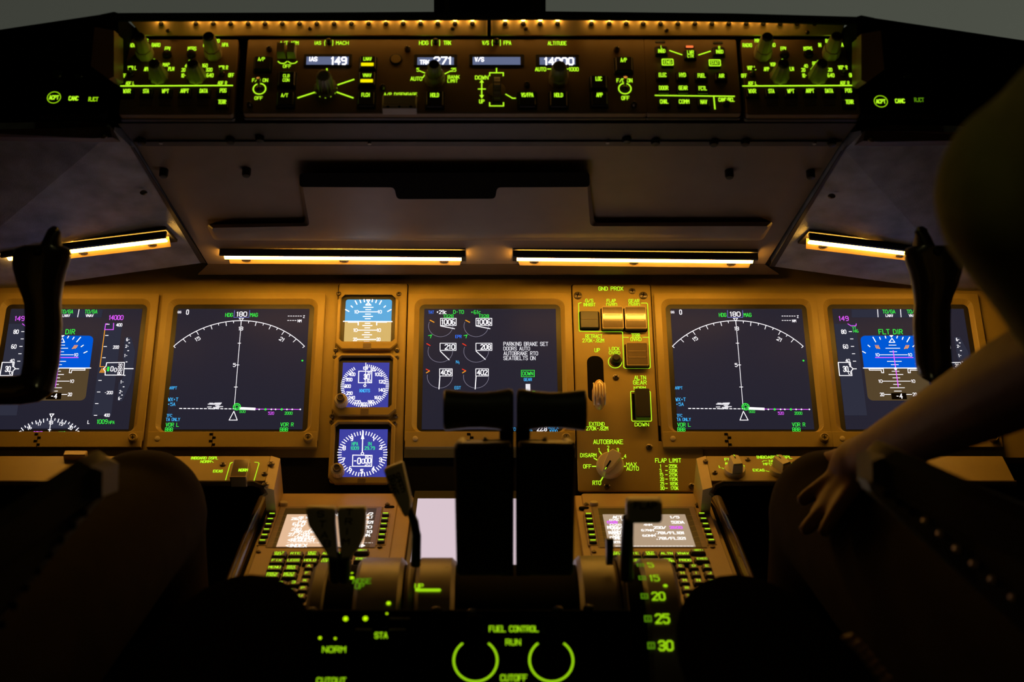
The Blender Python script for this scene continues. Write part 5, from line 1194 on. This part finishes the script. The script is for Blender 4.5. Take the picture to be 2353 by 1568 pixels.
# ------------------------------------------------------------------ levers
def slabW(pts, Y, th, mat, mb, bev=.003, lean=0.0, y0=None):
    """outline traced on a plane facing aft at depth Y, given a real thickness and a rounded near edge"""
    P = [W(x, y, Y+(lean*(y0-y)/F*Y if y0 else 0)) for x, y in pts]; c = sum(P, Vector())/len(P)
    s = lambda d: [p+(c-p).normalized()*d for p in P]
    mb.loft([[p+Vector((0, th, 0)) for p in s(bev)], [p+Vector((0, th-bev, 0)) for p in P], [p+Vector((0, bev, 0)) for p in P], s(bev)][::-1], mat, smooth=True)
for i, sg in enumerate((-1, 1)):
    m = lambda x: x if sg < 0 else 2*1183.5-x
    side = 'left' if sg < 0 else 'right'
    t = TW('thrust_lever', '%s of the two big black thrust levers with a flared crossbar handle' % side, 'lever', W(m(1165), 1325, 1.45), 'thrust levers')
    mb = MB(); ax = 1.435; cy = 944
    pf = [(1019, 40), (1023, 47), (1030, 47), (1045, 45), (1075, 41.5), (1110, 41), (1140, 44), (1160, 48), (1172, 49), (1178, 46), (1180, 40)]
    cyf = lambda x: 943 + (0 if x < 1100 else (x-1100)*.0)
    rings = []
    for x, r in pf:
        c = W(m(x), cyf(x), ax); q = r/F*ax
        rings.append([(c.x, c.y+q*.62*math.cos(6.2832*k/20), c.z+q*math.sin(6.2832*k/20)) for k in range(20)])
    mb.loft(rings if sg < 0 else rings[::-1], paint('lever_grip', (.055, .06, .035), .45), smooth=True); t.part('crossbar_handle', mb)
    mb = MB(); slabW([(m(x), y) for x, y in ((1148, 985), (1181, 985), (1180, 1325), (1150, 1325))], 1.44, .035, SOOT, mb, .002); t.part('stem', mb)
    mb = MB(); slabW([(m(x), y) for x, y in ((1043, 1030), (1050, 1020), (1172, 1018), (1176, 1026), (1174, 1316), (1166, 1324), (1056, 1324), (1049, 1316), (1046, 1180))], 1.40, .05, BLACK, mb, .003); body = t.part('lever_body', mb)
    mb = MB(); c0 = W(m(1108), 1014, 1.43); c1 = W(m(1122), 1020, 1.43); c2 = W(m(1152), 1019, 1.43)
    mb.tube([c0, c1, c2], [.0055, .004, .004], LEVER, 10); t.part('reverse_lever_tip', mb)
    mb = MB(); mb.tube([W(m(1064), 1012, 1.44), W(m(1056), 1026, 1.42)], [.003, .005], LEVER, 10); t.part('corner_catch', mb)
# stabilizer trim levers
for i, (pts, s, xs) in enumerate((([(701, 1172), (706, 1165), (766, 1166), (770, 1172), (769, 1200), (776, 1288), (756, 1284), (708, 1208)], 'STAB', ((737, 1182), (741, 1205), (746, 1230), (752, 1250))),
                             ([(773, 1172), (777, 1166), (836, 1165), (841, 1172), (838, 1230), (824, 1262), (802, 1286), (783, 1288)], 'TRIM', ((803, 1178), (801, 1199), (797, 1222), (795, 1246))))):
    t = TW('stabilizer_trim_lever', 'grey tapered paddle lever marked %s, %s of the pair over the left keypad' % (s, ('left', 'right')[i]), 'lever', W(xs[3][0], 1290, 1.45), 'stabilizer trim levers')
    mb = MB(); slabW(pts, 1.415, .016, LEVER, mb, .003, .75, 1290); t.part('paddle', mb)
    mb = MB()
    for ch, (x, y) in zip(s, xs): frame_text(mb, W(x, y, 1.4145+.75*(1290-y)/F*1.415), (1, 0, 0), (0, .6, .8), ch, 0, 0, .0058, .0062, SOOT, .17)
    t.part('legend', mb)
    mb = MB(); mb.tube([W(768 if i == 0 else 792, 1278, 1.42), W(770 if i == 0 else 790, 1330, 1.45)], [.006, .006], BLACK, 10); t.part('stem', mb)
# speedbrake lever
t = TW('speedbrake_lever', 'tilted grey-green lever marked SPEED BRAKE on a thin black stem', 'lever', W(955, 1290, 1.47))
mb = MB(); slabW([(881, 1082), (884, 1077), (920, 1062), (926, 1064), (946, 1150), (944, 1172), (934, 1190), (927, 1186), (896, 1125)], 1.44, .018, LEVER, mb, .003, .75, 1190); t.part('paddle', mb)
mb = MB(); ey = Vector((.32, 0, -1)).normalized(); ex = Vector((0, 0, 0))
frame_text(mb, W(918, 1110, 1.4395+.75*80/F*1.44), (.30, -.6, -.8), (1, 0, .38), 'SPEED', 0, 0, .022, .0055, SOOT, .18); frame_text(mb, W(904, 1116, 1.4395+.75*74/F*1.44), (.30, -.6, -.8), (1, 0, .38), 'BRAKE', 0, 0, .022, .0055, SOOT, .18); t.part('legend', mb)
mb = MB(); mb.tube([W(940, 1170, 1.45), W(952, 1200, 1.455), W(957, 1230, 1.46), W(955, 1300, 1.47)], [.0035, .0042, .0045, .005], BLACK, 10); t.part('stem', mb)
# flap lever
t = TW('flap_lever', 'grey square knobbed lever marked FLAP on a black stem over the right keypad', 'lever', W(1447, 1310, 1.46))
mb = MB(); P0, P1 = W(1440, 1203, 1.42), W(1527, 1150, 1.42)
def rb(x0, z0, x1, z1, y, r): return [(a, y, b) for a, b in rr(x0, z0, x1, z1, r, 4)]
mb.loft([rb(P0.x+.002, P0.z+.002, P1.x-.004, P1.z-.002, 1.418, .003), rb(P0.x, P0.z, P1.x-.002, P1.z, 1.421, .004), rb(P0.x+.001, P0.z, P1.x, P1.z+.001, 1.445, .004), rb(P0.x+.003, P0.z+.003, P1.x-.003, P1.z-.002, 1.448, .004)], LEVER, smooth=True); t.part('knob', mb)
mb = MB(); frame_text(mb, W(1483, 1162, 1.4175), (1, 0, 0), (0, 0, 1), 'FLAP', 0, 0, .020, .0055, SOOT, .18); t.part('legend', mb)
mb = MB(); mb.tube([W(1443, 1190, 1.43), W(1441, 1240, 1.45), W(1440, 1330, 1.47)], [.0055, .006, .007], BLACK, 10); t.part('stem', mb)
mb = MB(); slabW([(1393, 1240), (1411, 1240), (1409, 1300), (1394, 1300)], 1.48, .012, BLACK, mb, .002); t.part('gate_detent', mb)

# ------------------------------------------------------------------ control wheels
def yoke(sgn):
    m = lambda x: x if sgn < 0 else 2*CX-1-x
    side = 'left' if sgn < 0 else 'right'
    t = TW('control_yoke', 'black horned control wheel of the %s pilot, in front of the outer display' % side, 'control wheel', (sgn*.53, 1.62, H-.30), 'pilot control wheels')
    Yk = 1.50
    def P(x, y, d=0): return W(m(x), y, Yk+d)
    # grip: cross-section per height, traced outline with real depth
    rows = [(566, 52, 148), (572, 36, 161), (582, 29, 165), (600, 27, 162), (625, 31, 153), (650, 38, 147), (680, 50, 142), (700, 56, 141), (745, 57, 144), (790, 56, 141), (835, 53, 137), (860, 48, 132)]
    mb = MB(); rings = []
    for y, a, b in rows:
        c = P((a+b)/2, y); rx = abs(b-a)/2/F*Yk; ry = rx*.62 if rx < .02 else .0135
        rings.append([(c.x+rx*math.cos(6.2832*k/24), c.y+ry*math.sin(6.2832*k/24), c.z) for k in range(24)])
    # bend into the lower spoke towards the hub
    for (cx, cy), r, ang in (((84, 884), 43, 25), ((68, 893), 38, 55), ((40, 897), 34, 80), ((0, 898), 33, 90), ((-100, 898), 34, 90), ((-190, 892), 38, 90), ((-290, 884), 44, 90)):
        c = P(cx, cy); q = r/F*Yk; a_ = math.radians(ang)
        rings.append([(c.x+(q*math.cos(6.2832*k/24)*math.cos(a_))*(1 if sgn < 0 else 1)*1.0, c.y+.0135*math.sin(6.2832*k/24)*(1+.3*(r > 38)), c.z+q*math.cos(6.2832*k/24)*math.sin(a_)*(1 if sgn > 0 else -1)*(-1 if sgn > 0 else 1)*-1*-1) for k in range(24)])
    mb.loft(rings, YOKEM, smooth=True)
    t.part('grip', mb)
    mb = MB(); mb.tube([P(118, 575, .0), P(121, 548, -.002), P(125, 530, -.002), P(127, 522, -.001)], [.012, .0085, .0065, .003], YOKEM, 12); t.part('trim_switch', mb)
    mb = MB(); mb.ball(P(88, 578, -.010), .006, BLACK, 10); t.part('push_button', mb)
    # hub, outer horn and column (outboard, mostly outside the picture)
    hx = (-690-CX)/F*Yk if sgn < 0 else -(-690-CX)/F*Yk
    mb = MB(); hub = Vector((sgn*.615, Yk, H-.04)); mb.tube([hub+Vector((0, -.03, 0)), hub+Vector((0, .05, 0))], [.05, .045], YOKEM, 20); t.part('hub', mb)
    mb = MB(); mb.tube([hub, hub+Vector((sgn*.11, 0, 0)), hub+Vector((sgn*.165, 0, .03)), hub+Vector((sgn*.178, 0, .09)), hub+Vector((sgn*.18, 0, .14))], [.016, .015, .017, .019, .015], YOKEM, 14); t.part('outer_horn', mb)
    mb = MB(); mb.tube([hub+Vector((0, .03, 0)), hub+Vector((0, .10, -.12)), hub+Vector((0, .14, -.55)), (hub.x, hub.y+.15, .0)], [.035, .04, .045, .05], YOKEM, 16); t.part('column', mb)
yoke(-1); yoke(1)

# ------------------------------------------------------------------ seats with armrests
def seat(sgn):
    m = lambda x: x if sgn < 0 else 2*CX-1-x
    side = 'left' if sgn < 0 else 'right'
    t = TW('pilot_seat', 'black pilot seat on the %s with a raised grey armrest and perforated strap' % side, 'seat', (sgn*.58, .8, 0), 'pilot seats')
    X = lambda x: sgn*x
    def rbx(mb, x0, y0, z0, x1, y1, z1, r, mat):
        a = [(x, y, z0) for x, y in rr(min(x0, x1), y0, max(x0, x1), y1, r, 5)]; 
        def ins(d, z): return [(x, y, z) for x, y in rr(min(x0, x1)+d, y0+d, max(x0, x1)-d, y1-d, r, 5)]
        mb.loft([ins(r*.5, z0), ins(0, z0+r*.5), ins(0, z1-r), ins(r*.3, z1-r*.3), ins(r, z1)], mat, smooth=True)
    mb = MB(); rbx(mb, X(.36), .62, .36, X(.84), 1.12, .46, .04, LEATH); t.part('cushion', mb)
    mb = MB(); rbx(mb, X(.38), .50, .44, X(.82), .62, .92, .04, LEATH); rbx(mb, X(.50), .51, .93, X(.70), .60, 1.04, .035, LEATH); t.part('backrest', mb)
    mb = MB(); rbx(mb, X(.45), .66, .0, X(.75), 1.0, .36, .03, SEATP); t.part('base', mb)
    # rounded inboard bolster reaching forward beside the console
    mb = MB(); ctr = []; 
    for px, py, Y, r in ((588, 1352, 1.335, .012), (586, 1378, 1.325, .030), (578, 1405, 1.30, .043), (560, 1440, 1.25, .052), (530, 1495, 1.17, .058), (470, 1585, 1.05, .060), (380, 1740, .90, .058)):
        ctr.append((W(m(px)+(26 if sgn > 0 else 0), py, Y), r))
    mb.tube([c for c, r in ctr], [(r*1.05, r*.75) for c, r in ctr], LEATH, 20); t.part('thigh_bolster', mb)
    # armrest: a padded bar rising towards the panel, with its perforated adjusting strap under it
    Ya, Yb = 1.20, 1.02
    tp = [W(m(236), 1075, Ya), W(m(0), 1218, (Ya+Yb)/2), W(m(-260), 1378, Yb)]
    if sgn > 0: tp = [W(2004, 1052, Ya), W(2241, 1150, (Ya+Yb)/2), W(2501, 1262, Yb)]
    mb = MB()
    def sect(p, s_, hh): return [p+Vector((-sgn*(-.012), .0, .006*s_)), p+Vector((0, 0, 0)), p+Vector((0, -.001, -hh)), p+Vector((0, .05, -hh)), p+Vector((0, .052, .002)), p+Vector((-sgn*(-.004), .03, .012*s_))]
    secs = [sect(tp[0]+Vector((0, .0, -.003)), .6, .020), sect(tp[0]+Vector((sgn*.008, 0, 0)), 1, .0245), sect(tp[1], 1, .029), sect(tp[2], 1, .031)]
    mb.loft(secs if sgn < 0 else [q[::-1] for q in secs], paint('armrest_grey_vinyl', (.055, .047, .052), .5, bump=.3, scale=400, spec=.12), smooth=True)
    o = t.part('armrest', mb)
    mb = MB(); b0 = [W(m(217), 1152, 1.205), W(m(0), 1300, 1.115), W(m(-260), 1470, 1.02)]; c0 = [W(m(190), 1182, 1.20), W(m(0), 1405, 1.11), W(m(-260), 1690, 1.015)]
    if sgn > 0: b0 = [W(1992, 1104, 1.205), W(2241, 1212, 1.115), W(2501, 1330, 1.02)]; c0 = [W(2002, 1130, 1.20), W(2244, 1345, 1.11), W(2501, 1580, 1.015)]
    for i in range(2):
        a, b, c, d = b0[i], b0[i+1], c0[i+1], c0[i]; back = Vector((0, .03, 0)); q = [a, b, c, d]; 
        if sgn > 0: q = q[::-1]
        mb.loft([q, [p+back for p in q]][::-1], SEATP)
    t.part('perforated_strap', mb, o)
    for i in range(9):
        px = 190-27*i; py = 1186+(31+i*1.2)*i*.93; mb = MB(); c = W(m(px), py-6, 1.188-.0098*i*1.05)
        if sgn > 0: ex_, ey_ = ((2040, 1136), (2070, 1156), (2100, 1177), (2130, 1198), (2164, 1229), (2202, 1263), (2241, 1298), (2284, 1334), (2331, 1376))[i]; c = W(ex_, ey_, 1.199-(ex_-2002)/242*.09)
        mb.tube([c, c+Vector((0, .003, 0))], [.0032, .0036], paint('strap_hole_light', (.5, .42, .32), .3, metal=.8) if sgn > 0 and i > 2 else SOOT, 10, up=Vector((0, 0, 1))); t.part('eyelet', mb, o)  # pale dots on the right paint the light in the strap holes
seat(-1); seat(1)

# ------------------------------------------------------------------ pilots: one continuous remeshed body, clothes over it
def remeshed(mb, name, par, vox, mats=None, sm=6, off=(0, 0, 0)):
    o = mesh_obj(name, mb, off); o.parent = par
    md = o.modifiers.new('remesh', 'REMESH'); md.mode = 'VOXEL'; md.voxel_size = vox; md.use_smooth_shade = True
    md = o.modifiers.new('smooth', 'SMOOTH'); md.factor = .6; md.iterations = sm
    return o
def limb(mb, pts, rad, mat):
    P = [Vector(p) for p in pts]; mb.tube(P, rad, mat, 14)
    for p, r in zip(P, rad): mb.ball(p, r*.99, mat, 12)
def hand(mb, wrist, tips, palm, thumb, mat):
    """palm block with four unequal bent fingers and a thumb"""
    w_, p_ = Vector(wrist), Vector(palm)
    limb(mb, [w_, w_.lerp(p_, .5), p_], [.024, .027, .026], mat)
    for knuckle, mid, tip, r in tips:
        limb(mb, [p_, Vector(knuckle)], [.016, r*1.15], mat)
        limb(mb, [knuckle, mid, Vector(mid).lerp(Vector(tip), .5), tip], [r*1.12, r, r*.93, r*.8], mat)
    limb(mb, [w_.lerp(p_, .3)]+[Vector(q) for q in thumb], [.014, .012, .010, .0085], mat)
def pilot(sgn):
    Z = lambda z: H+z
    v = lambda x, y, z: Vector((sgn*x, y, Z(z)))
    lab = 'person in the right seat, shirt and dark trousers, hand resting on the knee' if sgn > 0 else 'person in the left seat, only the raised knee in dark trousers in view'
    lean = 0 if sgn > 0 else .13
    t = TW('person', lab, 'person', (sgn*.58, .85, 0), 'pilots')
    mb = MB()
    hz_ = .06 if sgn > 0 else 0; hip = v(.58, .78, -.42); neck = v(.56+lean, .86, .13+hz_); head = v(.57+lean, .90, .27+hz_)
    mb.ball(hip, .15, SKIN, 14, (1.15, .85, .8)); limb(mb, [hip, v(.58+lean*.5, .80, -.2), v(.57+lean, .84, -.02)], [.13, .13, .14], SKIN)
    sh = (W(2385, 445, .95), v(.76, .84, .06)) if sgn > 0 else (v(.375+lean, .93, .035), v(.76+lean, .84, .03))
    up = .06 if sgn > 0 else 0
    limb(mb, [sh[0], W(2540, 330, .92) if sgn > 0 else v(.46+lean, .87, .06), v(.55+lean, .85, .06+up), v(.68+lean, .84, .06+up*.5), sh[1]], [.045, .06, .08, .075, .055], SKIN)
    limb(mb, [v(.57+lean, .85, .08), neck, v(.57+lean, .89, .19)], [.06, .055, .055], SKIN)
    mb.ball(head, .1, SKIN, 16, (.78, .95, 1.15)); mb.ball(head+Vector((0, .05, -.05)), .055, SKIN, 10, (.9, .9, .9))
    mb.ball(head+Vector((0, .098, -.012)), .016, SKIN, 8, (.7, 1, 1.4))
    for e in (-1, 1): mb.ball(head+Vector((e*.077, .0, -.01)), .026, SKIN, 8, (.35, .7, 1.1))
    # inboard arm
    if sgn > 0:
        elbow, wrist = W(2540, 775, 1.0), W(1990, 1052, 1.475)
        pts = [sh[0], sh[0].lerp(elbow, .5), elbow]; limb(mb, pts, [.05, .045, .042], SKIN); limb(mb, [elbow, elbow.lerp(wrist, .3), elbow.lerp(wrist, .65), wrist], [.038, .036, .029, .0225], SKIN)
        palm = W(1962, 1080, 1.495)
        F_ = [(W(1940, 1084, 1.50), W(1893, 1116, 1.495), W(1846, 1148, 1.487), .0094), (W(1945, 1096, 1.495), W(1908, 1140, 1.475), W(1874, 1182, 1.462), .0092),
              (W(1953, 1106, 1.485), W(1905, 1163, 1.462), W(1852, 1216, 1.443), .0096), (W(1966, 1112, 1.475), W(1928, 1165, 1.44), W(1894, 1220, 1.415), .0086)]
        hand(mb, wrist, F_, palm, [W(1945, 1056, 1.52), W(1925, 1052, 1.55), W(1900, 1056, 1.575)], SKIN)
    else:
        elbow, wrist = v(.53, .88, -.2), v(.55, 1.12, -.27)
        limb(mb, [sh[0], elbow], [.05, .043], SKIN); limb(mb, [elbow, wrist], [.042, .026], SKIN)
        d = lambda a, b, c: wrist+Vector((sgn*a, b, c))
        hand(mb, wrist, [(d(-.03+.02*i, .10, -.02), d(-.035+.022*i, .135, -.03), d(-.04+.024*i, .16-abs(i-1.3)*.008, -.05), .009) for i in range(4)], d(0, .06, -.01), [d(-.05, .05, -.01), d(-.065, .08, -.02), d(-.07, .10, -.03)], SKIN)
    elbow2, wrist2 = v(.86+lean*.5, .92, -.2), v(.76, 1.16, -.27)
    limb(mb, [sh[1], elbow2], [.05, .043], SKIN); limb(mb, [elbow2, wrist2], [.042, .026], SKIN)
    d = lambda a, b, c: wrist2+Vector((sgn*a, b, c))
    hand(mb, wrist2, [(d(-.03+.02*i, .10, -.02), d(-.035+.022*i, .135, -.03), d(-.04+.024*i, .16-abs(i-1.3)*.008, -.05), .009) for i in range(4)], d(0, .06, -.01), [d(-.05, .05, -.01), d(-.065, .08, -.02), d(-.07, .10, -.03)], SKIN)
    # legs under the trousers
    K = v(.358, 1.585, -.178); K2 = v(.76, 1.52, -.20)
    legs = (([v(.50, .88, -.40), v(.42, 1.25, -.29), K, v(.362, 1.66, -.36), v(.37, 1.74, -.62)], [.085, .068, .056, .050, .038]), ([v(.66, .88, -.40), v(.72, 1.2, -.30), K2, v(.76, 1.60, -.38), v(.76, 1.70, -.62)], [.085, .068, .056, .050, .038]))
    for p, r in legs: limb(mb, p, r, SKIN)
    off = tuple(t.o)
    remeshed(mb, 'body', t.root, .0042 if sgn > 0 else .007, off=off, sm=3)
    mb = MB(); 
    for p, r in legs: limb(mb, p, [q+.012 for q in r], TROUS)
    mb.ball(hip, .165, TROUS, 14, (1.15, .85, .8)); 
    # a crease along the thigh and loose cloth folds at the knee
    for p, r in legs: limb(mb, [p[2]+Vector((0, .0, .0)), p[2]+Vector((sgn*-.01, .01, -.10)), p[3]], [.066, .058, .060], TROUS)
    remeshed(mb, 'trousers', t.root, .008, off=off, sm=8)
    mb = MB(); limb(mb, [v(.58, .79, -.33), v(.58+lean*.5, .80, -.2), v(.57+lean, .84, -.02)], [.15, .145, .155], SHIRT)
    limb(mb, [sh[0], W(2540, 330, .92) if sgn > 0 else v(.46+lean, .87, .06), v(.55+lean, .85, .06+up), v(.68+lean, .84, .06+up*.5), sh[1]], [.052, .070, .09, .087, .066], SHIRT)
    e1 = elbow; limb(mb, [sh[0], sh[0].lerp(e1, .5), e1], [.066, .056, .05], SHIRT)
    limb(mb, [sh[1], elbow2.lerp(sh[1], .3)], [.066, .052], SHIRT)
    remeshed(mb, 'shirt', t.root, .009, off=off, sm=8)
    mb = MB(); mb.ball(head+Vector((0, -.012, .03)), .108, HAIR, 14, (.80, .95, 1.02)); o = mesh_obj('hair', mb, off); o.parent = t.root
    for s_ in (-1, 1):
        mb = MB(); mb.ball(head+Vector((s_*.028, .085, .01)), .011, paint('eye_white', (.7, .68, .65), .3), 8); mb.ball(head+Vector((s_*.028, .0935, .01)), .0045, SOOT, 6); o = mesh_obj('eye', mb, off); o.parent = t.root
    mb = MB(); mb.tube([head+Vector((-.02, .098, -.055)), head+Vector((0, .104, -.057)), head+Vector((.02, .098, -.055))], [.003, .0045, .003], paint('lips', (.35, .13, .10), .4), 8); o = mesh_obj('mouth', mb, off); o.parent = t.root
    for p, r in legs:
        mb = MB(); a = p[-1]; limb(mb, [a+Vector((0, -.02, -.09)), a+Vector((0, .06, -.10)), a+Vector((0, .17, -.115))], [.045, .042, .032], BLACK); o = mesh_obj('shoe', mb, off, 60); o.parent = t.root
pilot(1); pilot(-1)
# footrests the raised feet stand on
for sg in (-1, 1):
    mb = MB(); mb.loft(list(box_pts(min(sg*.28, sg*.86), 1.72, 0, max(sg*.28, sg*.86), 1.98, .175)), SOOT)
    o = solid('footrest', 'black footrest block under the %s pilot feet' % ('left' if sg < 0 else 'right'), 'footrest', mb, 'footrests')

# coiled cord hanging in the dark at lower right
t = TW('coiled_cord', 'coiled dark brown headset cord hanging at the lower right, in the dark', 'cord', W(1990, 1560, 1.12))
mb = MB(); pts = []
A_, B_, C_ = W(1935, 1478, 1.12), W(1985, 1530, 1.10), W(2060, 1640, 1.07)
for i in range(181):
    f = i/180; c = A_.lerp(B_, f).lerp(B_.lerp(C_, f), f); a = f*2*math.pi*9
    pts.append(c+Vector((.0085*math.cos(a), .0085*math.sin(a), .0085*math.cos(a)*.4)))
mb.tube(pts, [.0033]*len(pts), paint('brown_cord', (.28, .13, .07), .5), 8); t.part('coil', mb)
mb = MB(); mb.tube([C_, C_+Vector((.06, -.03, -.1)), C_+Vector((.12, -.06, -.3))], [.003]*3, paint('brown_cord', (.28, .13, .07), .5), 8); t.part('tail', mb)

# added unseen ceiling lamp, standing in for faint light on shirt and seats
t = TW('added_fill_lamp', 'small dim fill lamp added on the ceiling behind the seats', 'light', (0, .25, 1.95))
mb = MB(); mb.tube([(0, .25, 1.95), (0, .25, 1.93)], [.085, .08], GREY, 24, up=Vector((0, 1, 0))); t.part('housing', mb)
mb = MB(); mb.tube([(0, .25, 1.931), (0, .25, 1.922)], [.07, .06], em((235, 225, 150), 6.5, True), 24, up=Vector((0, 1, 0))); t.part('lens', mb)
